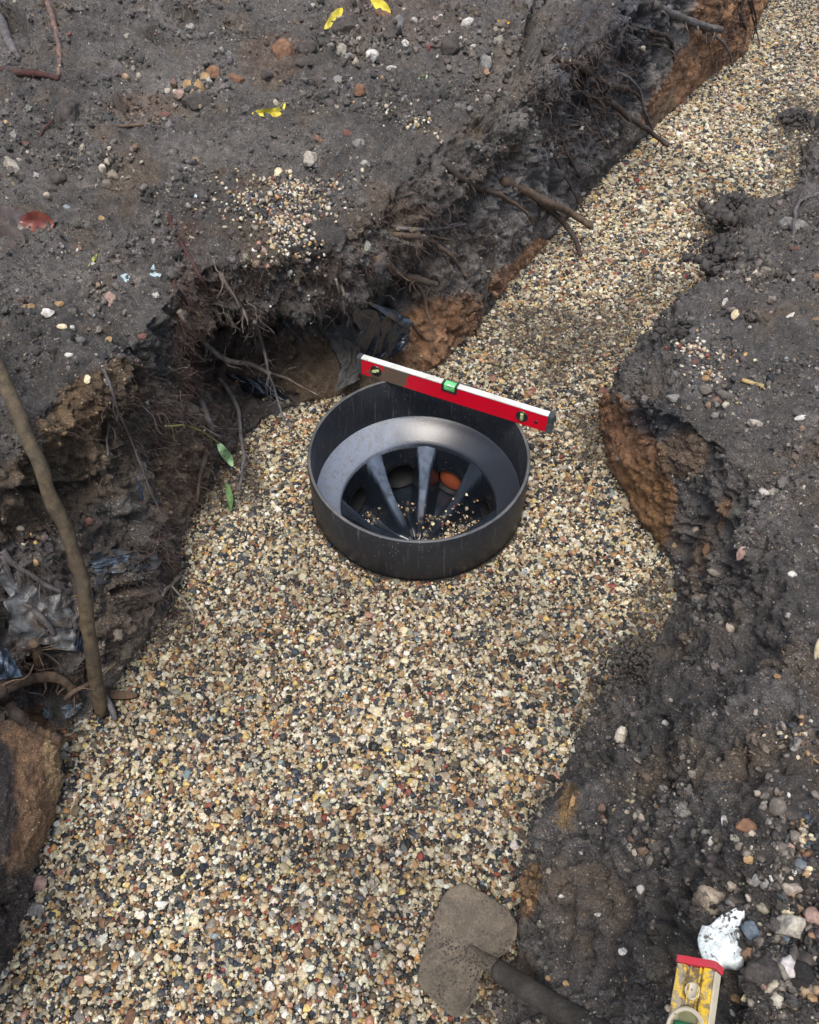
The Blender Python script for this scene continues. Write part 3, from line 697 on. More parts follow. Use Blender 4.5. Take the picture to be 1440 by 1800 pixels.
# wall with pipe openings
HOLES = [(150, -.150), (104, -.148), (62, -.156), (15, -.150)]; HR = .040
zs = np.linspace(-.215, -.045, 60); V, Fc = [], []
for k in range(nt_):
    for z in zs: V.append((RB_ * math.cos(th[k]), RB_ * math.sin(th[k]), z))
for k in range(nt_):
    for j in range(59):
        am = math.degrees(th[k] + math.pi / nt_); zm = (zs[j] + zs[j + 1]) / 2; ok = True
        for ha, hz in HOLES:
            da = (am - ha + 180) % 360 - 180
            if abs(da) < 60 and math.hypot(RB_ * math.sin(R(da)), zm - hz) < HR: ok = False
        if ok: k2 = (k + 1) % nt_; Fc.append([k * 60 + j, k * 60 + j + 1, k2 * 60 + j + 1, k2 * 60 + j])
mesh_obj('base_wall', at(V), Fc, M_BASE, ch)
for q, (ha, hz) in enumerate(HOLES):
    fr = Fr(E0 + [0, 0, hz], (math.sin(R(ha)), -math.cos(R(ha)), 0), (0, 0, 1))     # y axis points out along the pipe
    out = np.array([math.cos(R(ha)), math.sin(R(ha)), 0]); sgn = 1 if fr.y @ out > 0 else -1
    V, Fc = [], []
    for k in range(64):
        a = 2 * math.pi * k / 64; hr = HR + .002; x_ = hr * math.cos(a); y0 = math.sqrt(max(RB_ ** 2 - x_ ** 2, 0)) - .003
        V += [(x_, sgn * (y0 - .0005), hr * math.sin(a)), ((hr - .003) * math.cos(a), sgn * (y0 - .0005), (hr - .003) * math.sin(a)), ((hr - .004) * math.cos(a), sgn * .203, (hr - .004) * math.sin(a))]
    for k in range(64):
        k2 = (k + 1) % 64; Fc += [[k * 3, k2 * 3, k2 * 3 + 1, k * 3 + 1], [k * 3 + 1, k2 * 3 + 1, k2 * 3 + 2, k * 3 + 2]]
    V.append((0, sgn * .203, 0)); 
    if q != 2: Fc += [[k * 3 + 2, ((k + 1) % 64) * 3 + 2, len(V) - 1] for k in range(64)]
    mesh_obj('inlet_socket', at(fr(V) - E0), Fc, M_BLK0, ch)
    if q == 2:
        v, f = lathe([(0.0001, .183), (.030, .183), (.034, .185), (.0355, .188), (.0355, .203)], 48, axis='y')
        V = np.array(v); V[:, 1] *= -sgn * 1.0; tag(mesh_obj('pipe_plug', at(fr(V) - E0), f, M_PLUG, ch), 'terracotta coloured pipe plug')
# lower body that carries the riser
v, f = lathe([(.225, -.028), (.222, -.012), (.205, -.02), (.205, -.12)], 96); mesh_obj('lower_collar', at(v), f, M_BASE, ch)
# grit lying in the channels
def in_chamber(az, r0, r1, spread, n, s0=.003):
    pts = []
    for _ in range(n):
        r = rnd.uniform(r0, r1); s = rnd.gauss(0, spread); a = R(az); x = r * math.cos(a) - s * math.sin(a); y = r * math.sin(a) + s * math.cos(a)
        pts.append((CX + x, CY + y, float(base_z(np.array([x]), np.array([y]))[0]) + rnd.uniform(.0005, .004)))
    return np.array(pts)
pp = np.concatenate([in_chamber(16, .065, .165, .016, 420), in_chamber(10, .03, .07, .006, 25), in_chamber(150, .12, .165, .014, 45), in_chamber(61, .02, .10, .012, 40), in_chamber(-60, .0, .05, .012, 45), in_chamber(105, .09, .15, .02, 16)])
s = np.clip(rg.lognormal(-5.75, .4, len(pp)), .0015, .0065); c = stone_cols(len(pp)) * rg.choice([.45, .9], (len(pp), 1), p=[.5, .5])
v, f, c = scatter(pp, s, c, 1, seed=13)
tag(mesh_obj('channel_grit', v, f, STONE, colors=c), 'grit and small gravel washed into the channels of the black chamber', 'gravel', kind='stuff')

# ------------------------------------------------------------------ red spirit level
def mat_level_red():
    m = MT('red_paint')
    g = m.n('ShaderNodeSeparateXYZ'); m.lk(m.tc, g.inputs[0])
    mask = m.ramp(g.outputs[0], [(.0, .05), (.10, .16), (.17, .62), (.245, .62), (.33, .18), (.9, .05)])
    mask.node.color_ramp.interpolation = 'EASE'
    mp = m.ramp(g.outputs[0], [(.0, .38), (.04, .45), (.07, .57), (.115, .59), (.14, .38), (.2, .30)])
    n = m.noise(38, 6, .65, .5)
    a = m.n('ShaderNodeMath', operation='ADD'); m.lk(n, a.inputs[0]); m.lk(mp, a.inputs[1])
    dirt = m.ramp(a.outputs[0], [(.96, 0), (1.0, 1)])
    red = m.mix(m.ramp(m.noise(25, 5, .7), [(.4, 0), (.8, .35)]), lin(214, 8, 40), lin(168, 22, 40))
    c = m.mix(dirt, red, lin(98, 84, 70))
    v = m.vor(400); s = m.n('ShaderNodeSeparateColor'); m.lk(v.outputs['Color'], s.inputs[0])
    f = m.mix(1, m.ramp(v.outputs['Distance'], [(.15, 1), (.3, 0)]), m.ramp(s.outputs[0], [(.88, 0), (.9, 1)]), 'MULTIPLY')
    c = m.mix(f, c, (.1, .07, .055))
    return m.set(c, m.mix(dirt, .38, .85), m.bump(n, .15, .0008), spec=.45)
M_RED = mat_level_red()
M_WHITE = mat_plastic('white_milled_edge', lin(206, 210, 208), .5, .6, .15, lin(150, 140, 125))
M_RUB = mat_plastic('grey_black_rubber', (.035, .045, .05), .5, .5, .3, (.16, .17, .17))
M_BLK = mat_plastic('black_trim', (.018, .018, .02), .35, .1, .1, speck=False)
def mat_vial(name, c, rough=.08):
    m = MT(name); n = m.ramp(m.noise(40, 3), [(.3, .7), (.7, 1.3)]); m.b.inputs['Transmission Weight'].default_value = .25; m.b.inputs['Coat Weight'].default_value = .5
    return m.set(m.mix(1, c, n, 'MULTIPLY'), rough)
M_VIAL = mat_vial('green_vial_fluid', (.22, .85, .30)); M_VIALD = mat_vial('pale_green_vial', (.42, .52, .22)); M_BUB = mat_vial('clear_bubble', (.75, .95, .75))
a0 = P(628, 655, .1215); a1 = P(968, 762, .1215); L = np.linalg.norm(a1 - a0)
fr = Fr(a0, a1 - a0, (0, 0, 1))
TW, HH = .0145, .046
lv = empty('spirit_level', a0, 'red and white spirit level lying across the rim of the black chamber', 'spirit level')
lv.rotation_euler = (0, 0, math.atan2((a1 - a0)[1], (a1 - a0)[0]))
v, f = boxm(.012, L - .012, 0, TW, .0, HH - .0015, .0012); mesh_obj('body', fr(v), f, M_RED, lv, smooth=False)
v, f = join([boxm(.012, L * .49 - .016, -.0006, TW + .0006, HH - .0015, HH + .0012, .0006), boxm(L * .49 + .016, L - .012, -.0006, TW + .0006, HH - .0015, HH + .0012, .0006)])
mesh_obj('top_edge', fr(v), f, M_WHITE, lv, smooth=False)
for x0 in (0, L - .012):
    ribs = [boxm(x0, x0 + .012, -.0012, TW + .0012, -.0012, HH + .002, .002)]
    xe = x0 - .0012 if x0 == 0 else x0 + .012 - .0008
    for k in range(8): ribs.append(boxm(xe, xe + .002, .001, TW - .001, .003 + k * .0055, .0055 + k * .0055, .0004))
    for k in range(8): ribs.append(boxm(x0 + .003, x0 + .0095, -.0022, 0, .003 + k * .0055, .0055 + k * .0055, .0004))
    v, f = join(ribs); mesh_obj('end_cap', fr(v), f, M_RUB, lv, smooth=False)
def ring_y(cx_, cz_, r, w, t, y=0.):
    return lathe([(r - w, 0), (r - w, t), (r, t), (r + .0008, 0)], 40, (cx_, y, cz_), 'y')
for fx, ang in ((.105, 25), (.855, 92)):
    x = L * fx; z = HH * .50
    hv = ring_y(x, z, .0135, .0028, .0016)
    o = mesh_obj('vial_housing', fr(hv[0]), hv[1], M_BLK, lv); smooth_by_angle(o)
    v, f = lathe([(.0001, .0006), (.0108, .0006)], 32, (x, 0, z), 'y'); mesh_obj('vial_recess', fr(v), f, M_BLK, lv)
    c, s_ = math.cos(R(ang)) * .0088, math.sin(R(ang)) * .0088
    tv_ = tube([(x - c, -.0008, z - s_), (x, -.0012, z), (x + c, -.0008, z + s_)], .0042, .0042, 12, 4, 0)
    mesh_obj('vial', fr(tv_[0]), tv_[1], M_VIALD, lv)
    c2, s2 = c * .35, s_ * .35
    tb = tube([(x - c2, -.0042, z - s2), (x, -.0046, z), (x + c2, -.0042, z + s2)], .0014, .0014, 8, 3, 0); mesh_obj('bubble', fr(tb[0]), tb[1], M_BUB, lv)
x = L * .49
v, f = join([boxm(x - .019, x - .013, -.0016, TW + .0016, HH - .019, HH + .0016, .0012), boxm(x + .013, x + .019, -.0016, TW + .0016, HH - .019, HH + .0016, .0012), boxm(x - .013, x + .013, -.0012, TW, HH - .020, HH - .0145, .0008)])
mesh_obj('centre_housing', fr(v), f, M_BLK, lv, smooth=False)
v, f = boxm(x - .0132, x + .0132, -.0010, TW + .0006, HH - .0146, HH + .0013, .002); mesh_obj('centre_vial', fr(v), f, M_VIAL, lv)
tb = tube([(x - .0045, -.0005, HH + .0008), (x, -.001, HH + .0016), (x + .0045, -.0005, HH + .0008)], .0022, .0022, 8, 3, 0); mesh_obj('bubble', fr(tb[0]), tb[1], M_BUB, lv)
v, f = lathe([(.0001, .0006), (.0040, .0006), (.0044, 0)], 24, (L * .925, 0, HH * .42), 'y'); mesh_obj('hang_hole', fr(v), f, M_BLK, lv)

# ------------------------------------------------------------------ shovel
def mat_mud_metal(name, c, c2):
    m = MT(name); n = m.noise(22, 6, .7, .4)
    base = m.mix(m.ramp(n, [(.35, 0), (.65, 1)]), c, c2); base = m.mix(m.ramp(m.noise(13, 6, .7, .8), [(.5, 0), (.66, .75)]), base, (.045, .038, .032))
    v = m.vor(210); s = m.n('ShaderNodeSeparateColor'); m.lk(v.outputs['Color'], s.inputs[0])
    f = m.mix(1, m.ramp(v.outputs['Distance'], [(.25, 1), (.5, 0)]), m.ramp(m.noise(16, 4, .7), [(.46, 0), (.6, 1)]), 'MULTIPLY')
    base = m.mix(f, base, (.028, .024, .022))
    base = m.mix(1, base, m.ramp(m.noise(300, 4, .7), [(.3, .65), (.7, 1.35)]), 'MULTIPLY')
    return m.set(base, .7, m.bump(m.noise(150, 6, .75), .7, .0025), spec=.35)
M_BLADE = mat_mud_metal('muddy_steel', lin(82, 76, 66), lin(110, 100, 86))
M_HANDLE = mat_mud_metal('grimy_handle', lin(48, 46, 43), lin(72, 68, 62))
out_px = [(776, 1578), (790, 1562), (808, 1554), (824, 1556), (850, 1569), (880, 1589), (898, 1605), (908, 1622), (909, 1642), (900, 1662), (884, 1678), (868, 1689), (854, 1700), (846, 1718), (838, 1745), (828, 1768), (815, 1783), (800, 1788), (786, 1780), (762, 1758), (742, 1738), (734, 1724), (736, 1706), (748, 1664), (762, 1618)]
def zb(px, py):            # the blade lies tilted: front edge in the gravel, shoulder on the soil
    t = ((px - 750) * .86 + (py - 1640) * .5) / 130; return .022 + .035 * max(0, min(1.2, t))
OUT = np.array([P(x, y, zb(x, y)) for x, y in out_px]); CEN = OUT.mean(0)
sh = empty('shovel', tuple(CEN), 'muddy square mouthed shovel lying half on gravel, half on dark soil', 'shovel')
OUTs = catmull(np.concatenate([OUT, OUT[:1]]), np.linspace(0, len(OUT), len(OUT) * 4 + 1)[:-1]); m_ = len(OUTs)
V = []; K = [1.0, .985, .93, .85, .72, .58, .42, .25, .1]
for side in (0, 1):
    for k in K:
        q = CEN + (OUTs - CEN) * k
        dish = -.010 * (1 - k ** 2.2)
        z = q[:, 2] + dish + (0 if side == 0 else -.0035) + (-.0010 if k == 1.0 and side == 0 else 0)
        z = z + fbm(q, 20, 2, 7) * .004 * (1 - k) + fbm(q, 60, 4, 17) * (.0030 if side == 0 else 0)
        V.append(np.stack([q[:, 0], q[:, 1], z], 1))
V = np.concatenate(V); Fc = []; nk = len(K)
for side in (0, 1):
    b = side * nk * m_
    for k in range(nk - 1):
        for j in range(m_):
            j2 = (j + 1) % m_; q = [b + k * m_ + j, b + k * m_ + j2, b + (k + 1) * m_ + j2, b + (k + 1) * m_ + j]; Fc.append(q if side == 0 else q[::-1])
    Fc.append([b + (nk - 1) * m_ + j for j in range(m_)])
for j in range(m_): j2 = (j + 1) % m_; Fc.append([j2, j, nk * m_ + j, nk * m_ + j2])
mesh_obj('blade', V, Fc, M_BLADE, sh)
hp = [P(826, 1672, .030), P(846, 1685, .043), P(864, 1697, .058), P(885, 1711, .075)]
v, f, _ = tube(hp, .010, .0155, 14, 6, .06, 3, flat=.75); mesh_obj('socket', v, f, M_BLADE, sh)
hp = [P(878, 1707, .075), P(925, 1737, .115), P(980, 1772, .16), P(1040, 1806, .21), P(1130, 1860, .29), P(1240, 1925, .39)]
v, f, _ = tube(hp, .0150, .0160, 18, 8, .05, 5); mesh_obj('handle', v, f, M_HANDLE, sh)

# ------------------------------------------------------------------ yellow level, mostly outside the frame
def mat_yellow():
    m = MT('worn_yellow_paint'); n = m.noise(45, 7, .75, .8)
    c = m.mix(m.ramp(n, [(.47, 0), (.52, 1)]), lin(150, 140, 120), lin(214, 176, 50))
    c = m.mix(m.ramp(m.noise(70, 6, .75, .5), [(.48, 0), (.56, .85)]), c, lin(92, 80, 62))
    return m.set(c, .55, m.bump(n, .4, .0008), spec=.4)
M_YEL = mat_yellow(); M_REDCAP = mat_plastic('scuffed_red_cap', lin(190, 40, 58), .5, .9, .2, lin(120, 80, 78)); M_ALU = mat_plastic('dull_aluminium', lin(186, 178, 158), .5, .6, .2, lin(110, 98, 78))
zt = .50; b0 = P(1191, 1692, zt); b1 = P(1254, 1705, zt + .024); lx = P(1168, 1830, zt) - P(1191, 1692, zt); lx[2] = 0; lx /= np.linalg.norm(lx)
across = b1 - b0; Wd = np.linalg.norm(across)
fz = np.cross(across, lx); fz = fz if fz[2] > 0 else -fz
fy = Fr(b0, lx, fz); sg = 1 if fy.y @ across > 0 else -1
TH = .012
ly = empty('spirit_level', b0, 'worn yellow and grey spirit level with a red end standing in the bottom right corner', 'spirit level')
def yb(x0, x1, y0, y1, z0, z1, bev=.0008): 
    y0, y1 = sorted((y0 * sg, y1 * sg)); return boxm(x0, x1, y0, y1, z0, z1, bev)
v, f = join([yb(0, .5, .002, Wd - .002, -TH, -.004), yb(0, .5, 0, .009, -TH - .001, 0), yb(0, .5, Wd - .009, Wd, -TH - .001, 0), yb(0, .5, Wd * .36, Wd * .40, -.006, -.0012, .0005), yb(0, .5, Wd * .62, Wd * .66, -.006, -.0012, .0005)])
mesh_obj('body', fy(v), f, M_YEL, ly, smooth=False)
v, f = yb(.001, .5, Wd + .0003, Wd + .0022, -TH + .001, -.002, .0006); mesh_obj('side_edge', fy(v), f, M_ALU, ly, smooth=False)
v, f = yb(-.007, -.0004, -.001, Wd + .0025, -TH - .002, .0012, .0012); mesh_obj('end_cap', fy(v), f, M_REDCAP, ly, smooth=False)
def disc_z(x, y, prof): 
    v, f = lathe(prof, 48); v = np.array(v); v[:, 0] += x; v[:, 1] += y; return v, f
xc, yc = .054, sg * Wd * .5
v, f = disc_z(xc, yc, [(.0150, -.0008), (.0150, .0010), (.0172, .0014), (.0186, .0006), (.0188, -.005)]); o = mesh_obj('vial_housing', fy(v), f, M_ALU, ly); smooth_by_angle(o)
v, f = disc_z(xc, yc, [(.0001, -.0006), (.0150, -.0006)]); mesh_obj('vial_window', fy(v), f, mat_vial('cloudy_window', lin(130, 128, 84), .2), ly)
v, f = boxm(xc - .0055, xc + .0055, yc - .011, yc + .011, -.0004, .0030, .0025, 3); mesh_obj('vial', fy(v), f, mat_vial('dark_green_fluid', lin(24, 110, 66)), ly)
v, f = disc_z(.021, yc, [(.0001, -.0022), (.0058, -.0022), (.0068, -.0006), (.0076, -.004)]); mesh_obj('screw_cap', fy(v), f, M_ALU, ly)

# ------------------------------------------------------------------ roots and sticks, each one a thing
EYE = Vector((0, 0, CH))
def path(pts, off0, off1, rmin=.003):
    """pixel path laid along the surface; off0/off1: metres it stands off the surface at its ends"""
    ds, ps = [], []
    hs = [hit(*p) for p in pts]; n = len(pts)
    seg = [0]; 
    for i in range(1, n): seg.append(seg[-1] + math.hypot(pts[i][0] - pts[i-1][0], pts[i][1] - pts[i-1][1]))
    d0, d1 = hs[0][2] - off0, hs[-1][2] - off1
    for i, h in enumerate(hs):
        t = seg[i] / seg[-1]; lin_ = d0 + (d1 - d0) * t
        surf = h[2] - (off0 + (off1 - off0) * t)
        d = min(.45 * surf + .55 * lin_, h[2] - rmin)
        dr = Vector(ray(*pts[i])).normalized(); ps.append(np.array(EYE + dr * d)); ds.append(d)
    return ps, ds
def root(pts, r0, r1, mat, label, off=(.0, .012), cat='root', name='root', group=None, knob=.22, rootlets=0, free=None, branches=(), ring=8):
    sd_ = rnd.randint(0, 900)
    if free: ps = [P(*q) for q in pts]; ds = [np.linalg.norm(q - np.array(EYE)) for q in ps]
    else: ps, ds = path(pts, off[0], off[1], r0 * pxm(1.8) * .8)
    k0, k1 = pxm(ds[0]), pxm(ds[-1])
    v, f, C = tube(ps, r0 * k0, r1 * k1, ring, 6, knob, sd_, wig=.004)
    parts = [(v, f)]
    for bp, br0, br1 in branches:
        q, dd = path(bp, off[0], off[1]); bv, bf, _ = tube(q, br0 * pxm(dd[0]), br1 * pxm(dd[-1]), 6, 5, knob, sd_ + 3, wig=.003); parts.append((bv, bf))
    for k in range(int(rootlets * 1.6) + 2):
        i = rnd.randint(2, len(C) - 2); p = C[i]; d = np.array([rnd.gauss(0, .6), rnd.gauss(-.3, .4), rnd.gauss(-.5, .5)]); d /= np.linalg.norm(d); q = [p]
        for _ in range(4): d = d + np.array([rnd.gauss(0, .35), rnd.gauss(0, .35), rnd.gauss(-.15, .3)]); d /= np.linalg.norm(d); q.append(q[-1] + d * rnd.uniform(.004, .018))
        bv, bf, _ = tube(q, r1 * k1 * .45, r1 * k1 * .12, 4, 2, .1, k); parts.append((bv, bf))
    V, Fc = join(parts); o = mesh_obj(name, V, Fc, mat); return tag(o, label, cat, group)
GR = 'roots sticking out of the cut soil wall'; GL = 'roots hanging in the left bank'; GT = 'twigs lying on the soil'
D_, B_, PL, RD, GY = M_ROOT_DARK, M_ROOT_BROWN, M_ROOT_PALE, M_ROOT_RED, M_ROOT_GREY
root([(1150, 8), (1180, 24), (1200, 32), (1235, 45), (1268, 52)], 6, 4.5, GY, 'broken grey root end jutting over the orange clay at the far top of the wall', (.0, .10), group=GR, rootlets=4,
     branches=[([(1228, 44), (1262, 66), (1282, 92), (1287, 116)], 2.6, 1.4)])
root([(1143, 54), (1168, 62), (1181, 76), (1184, 106)], 3, 2.4, D_, 'thin bent dark root above the grey band of the far wall', (0, .02), group=GR, branches=[([(1140, 66), (1165, 70), (1180, 80)], 2, 1.6), ([(1138, 78), (1162, 80), (1184, 94)], 2.2, 1.6)])
root([(955, 84), (985, 104), (1012, 112), (1035, 128), (1060, 142), (1088, 152), (1108, 156)], 5.5, 4.2, D_, 'long thick dark root running across the far dark wall, highest of the big ones', (0, .05), group=GR, rootlets=6,
     branches=[([(1102, 154), (1125, 172), (1138, 200), (1146, 226)], 2.4, 1.2)])
root([(1072, 178), (1100, 202), (1132, 224), (1155, 240), (1176, 256)], 5, 3.2, D_, 'straight dark root pointing down on to the gravel from the far wall', (0, .08), group=GR, rootlets=3)
root([(957, 92), (985, 118), (1012, 148), (1040, 168), (1062, 186)], 2.8, 1.6, D_, 'slender dark root slanting beneath the longest far wall root', (0, .03), group=GR, branches=[([(985, 118), (1010, 150), (1048, 184)], 1.8, 1.0)])
root([(1085, 128), (1110, 140), (1126, 162), (1134, 195), (1148, 228)], 2.6, 1.8, GY, 'curved grey twig arching down the far wall beside the gravel', (.01, .05), group=GR)
root([(955, 252), (978, 282), (998, 318), (1012, 345), (1027, 372)], 2.6, 1.4, D_, 'thin dark root hanging just left of the gravel above the cut stub', (0, .06), group=GR, rootlets=3)
root([(1018, 120), (1035, 180), (1052, 220), (1062, 255)], 1.6, .8, D_, 'hair thin root dangling down the dark part of the far wall', (0, .03), group=GR)
root([(884, 318), (922, 334), (962, 356), (1000, 372), (1040, 398)], 7.5, 5.6, M_ROOT_BROWN, 'thick tan cut root stub reaching out over the gravel edge', (0, .13), group=GR, knob=.12)
root([(945, 350), (975, 376), (1000, 404), (1014, 428), (1021, 450)], 6, 3.6, D_, 'dark curved root dropping beside the tan cut stub', (0, .07), group=GR)
root([(778, 284), (806, 308), (832, 326), (850, 332)], 6, 5, D_, 'short dark root breaking from the brink above the hollow', (.005, .03), group=GR, rootlets=5)
root([(845, 330), (874, 340), (905, 358), (924, 374), (942, 389)], 3.8, 2.0, B_, 'reddish brown root curving out from the dark brink root', (.03, .07), group=GR)
root([(688, 396), (722, 404), (752, 405), (782, 400), (818, 394)], 3.6, 2.2, GY, 'grey horizontal root stretching over the dark hollow', (0, .06), group=GR, rootlets=4)
root([(690, 412), (728, 416), (760, 424), (790, 446), (806, 466), (820, 486)], 5, 2.6, B_, 'red brown root bending down beneath the grey horizontal root', (0, .06), group=GR, rootlets=5, branches=[([(735, 416), (770, 416), (800, 426)], 2.6, 1.4)])
root([(665, 454), (690, 474), (712, 486), (740, 493), (768, 500)], 8.5, 5, B_, 'stout split root stub above the folded black plastic', (0, .06), group=GR, rootlets=6, branches=[([(712, 488), (735, 502), (748, 524), (752, 550), (766, 588)], 4, 1.6)])
root([(726, 572), (745, 594), (766, 616), (784, 636)], 2.2, 1.2, D_, 'thin dark root crossing the orange clay behind the level', (.01, .02), group=GR)
root([(845, 470), (832, 505), (836, 540), (842, 566)], 1.6, .9, D_, 'fine root hanging down the pale wall above the orange clay', (.004, .01), group=GR)
root([(870, 420), (868, 455), (858, 500), (848, 548), (842, 575)], 1.7, 1.0, D_, 'fine dark root trailing down the wall to the gravel edge', (.004, .02), group=GR)
root([(990, 250), (1004, 282), (1020, 312), (1030, 330), (1062, 322)], 1.8, .9, D_, 'wispy root bending toward the gravel below the far wall', (.004, .05), group=GR)
root([(1308, -6), (1300, 28), (1312, 52), (1309, 76)], 3, 1.4, D_, 'dark root dangling over the orange clay at the very top of the picture', (.01, .04), group=GR, branches=[([(1318, 0), (1326, 40), (1336, 78)], 1.8, .9)])
root([(1320, -4), (1330, 36), (1324, 66)], 1.6, .9, D_, 'thin rightmost root over the far orange clay', (.01, .04), group=GR)
# left bank
root([(314, 546), (332, 572), (352, 594), (375, 618), (402, 632), (438, 640), (476, 657)], 5.6, 4.0, PL, 'pale thick root bridging the dark cavity left of the chamber', (.02, .10), group=GL, rootlets=8, branches=[([(472, 655), (500, 664), (528, 678), (558, 694)], 2.8, 1.4), ([(494, 660), (508, 650), (520, 644)], 2, 1.2)])
root([(388, 480), (402, 506), (420, 532), (436, 562), (452, 590)], 4.6, 3.4, PL, 'pale root slanting into the top of the dark cavity below a cream stone', (.01, .05), group=GL, rootlets=12)
root([(448, 566), (460, 600), (468, 634), (474, 664), (486, 694), (500, 742)], 3.4, 1.8, GY, 'grey root hanging vertically across the pale thick root', (.06, .10), group=GL, rootlets=8)
root([(311, 348), (298, 384), (314, 418), (338, 462), (356, 492), (370, 520)], 3.4, 2.6, RD, 'reddish root lying down the bank left of the spilled gravel', (.002, .01), group=GL)
root([(384, 664), (404, 690), (418, 722), (424, 768), (428, 812), (420, 862)], 4, 2.6, GY, 'grey brown root hanging beside the gravel right of the leaf stalk', (.02, .05), group=GL, rootlets=8)
root([(352, 702), (366, 738), (376, 768)], 6, 5, GY, 'stubby grey root stump high behind the green leaf', (.01, .03), group=GL, rootlets=3)
root([(362, 790), (356, 820), (350, 850), (346, 884)], 5.5, 2.6, B_, 'short brown root hanging low behind the green leaf', (.01, .02), group=GL, rootlets=4)
root([(182, 648), (198, 690), (208, 722), (204, 738)], 2.6, 2, GY, 'small grey root curling over the left brink', (.0, .02), group=GL, branches=[([(207, 724), (228, 770), (246, 812), (262, 858), (280, 894)], 1.8, .8)])
root([(192, 742), (188, 770), (190, 800)], 2.6, 1.6, GY, 'tiny root beside a dark hole in the left wall', (.003, .01), group=GL)
root([(306, 494), (312, 540), (322, 590), (332, 640), (338, 690)], 3.2, 1.6, RD, 'red fibrous root strand hanging from the left brink', (.01, .04), group=GL, rootlets=22)
root([(318, 500), (326, 548), (334, 604), (344, 650)], 2.4, 1.2, RD, 'thinner red root strand beside the hanging fibrous one', (.01, .05), group=GL, rootlets=16)
root([(590, 490), (598, 520), (596, 548), (578, 570), (570, 578)], 2.6, 1.4, PL, 'pale branching rootlet above the grey fabric', (.01, .05), group=GL, rootlets=5, branches=[([(600, 500), (608, 530), (613, 560)], 1.8, 1.2)])
root([(500, 565), (520, 588), (532, 600)], 3, 1.4, GY, 'short grey rootlet inside the cave left of the fabric', (.01, .04), group=GL, rootlets=5)
root([(4, 968), (20, 988), (48, 1006), (75, 1024), (106, 1040)], 6, 3.4, GY, 'upper root of the grey pair on the left edge', (.01, .02), group=GL, rootlets=3)
root([(6, 976), (14, 1010), (30, 1042), (56, 1068), (80, 1092), (96, 1116)], 5.5, 4.2, GY, 'lower root of the grey pair on the left edge', (.01, .03), group=GL, rootlets=3, branches=[([(0, 1054), (28, 1056), (56, 1068)], 2.8, 2.6)])
root([(68, 972), (84, 1000), (104, 1022)], 2, 1.2, GY, 'thin root between the leaning stick and the grey pair', (.004, .01), group=GL)
root([(316, 1014), (300, 1030), (286, 1044), (276, 1066)], 4.2, 3.4, PL, 'pale forked root over the gravel edge right of the torn plastic', (.03, .02), group=GL, branches=[([(302, 1030), (324, 1056), (340, 1080), (340, 1106)], 2, 1.4), ([(300, 1032), (304, 1056)], 3, 1.5)])
root([(-10, 1216), (24, 1204), (58, 1192), (96, 1190), (122, 1206), (134, 1224)], 10, 7, B_, 'gnarled brown root running sideways above the orange clay block', (.04, .03), group=GL, rootlets=5, knob=.35)
root([(-4, 1212), (12, 1236), (28, 1252), (42, 1268)], 12, 8, D_, 'fat dark root end resting on the orange clay block', (.05, .03), group=GL, knob=.3)
root([(114, 1230), (136, 1214), (158, 1200)], 4.2, 3.2, B_, 'short brown root touching the leaning stick', (.05, .06), group=GL)
root([(60, 1130), (70, 1165), (62, 1200)], 8, 4, B_, 'broad torn root hanging behind the sideways brown root', (.03, .03), group=GL, knob=.4, rootlets=4)
root([(36, 1142), (80, 1150), (110, 1172), (128, 1196)], 2.4, 1.6, D_, 'thin dark root above the sideways brown root', (.03, .04), group=GL)
# the leaning stick
root([(-70, 560, .56), (-8, 640, .54), (22, 705, .515), (62, 800, .46), (104, 905, .37), (138, 1005, .275), (156, 1100, .19), (166, 1180, .10), (178, 1254, .012)], 10.5, 10.5, mat_root('greenish_stick_bark', lin(52, 46, 37), lin(102, 90, 70)), 'long brown stick leaning from the left bank down to the gravel', cat='stick', name='stick', free=True, knob=.16, ring=14)
root([(178, 1214), (188, 1232), (196, 1248), (204, 1266)], 6, 4.4, GY, 'short grey broken stick beside the foot of the leaning stick', (.03, .01), cat='stick', name='stick', knob=.2)
root([(0, 32), (10, 62), (20, 84), (33, 104)], 7.5, 5.5, GY, 'short thick grey twig pointing down in the top left corner', (.02, .008), cat='twig', name='twig', group=GT)
root([(77, -8), (90, 22), (98, 56), (105, 96), (103, 132)], 4.2, 3.2, mat_root('pinkish_bark', lin(84, 64, 58), lin(140, 114, 104)), 'long pinkish twig beside the top left corner', (.02, .008), cat='twig', name='twig', group=GT)
root([(-8, 120), (30, 127), (66, 130), (102, 138)], 5, 4.2, RD, 'dark red twig lying flat below the pinkish twig', (.004, .004), cat='twig', name='twig', group=GT)
root([(206, 221), (236, 220), (280, 216)], 2.8, 2.4, B_, 'short brown twig near the small red stone', (.003, .003), cat='twig', name='twig', group=GT)
root([(70, 240), (84, 222), (97, 206)], 1.8, 1.3, RD, 'tiny dark red twig on the upper left soil', (.003, .003), cat='twig', name='twig', group=GT)
root([(8, 654), (36, 646), (70, 636)], 2, 1.6, D_, 'thin dark twig beside the top of the leaning stick', (.003, .004), cat='twig', name='twig', group=GT)
root([(624, 60), (622, 82), (614, 102), (602, 116)], 2.2, 1.2, D_, 'curved thin stem by the rusty brown stones', (.004, .004), cat='twig', name='twig', group=GT)
root([(718, 70), (745, 78), (776, 82)], 1.8, 1.2, B_, 'fine brown twig next to the dark upright clod', (.003, .003), cat='twig', name='twig', group=GT)
root([(1448, 338), (1425, 346), (1404, 356), (1397, 382), (1394, 424)], 3.6, 2.2, GY, 'bent grey twig lying on the right bank at the frame edge', (.01, .006), cat='twig', name='twig', group=GT, branches=[([(1404, 352), (1418, 318), (1412, 300)], 1.6, 1.0)])
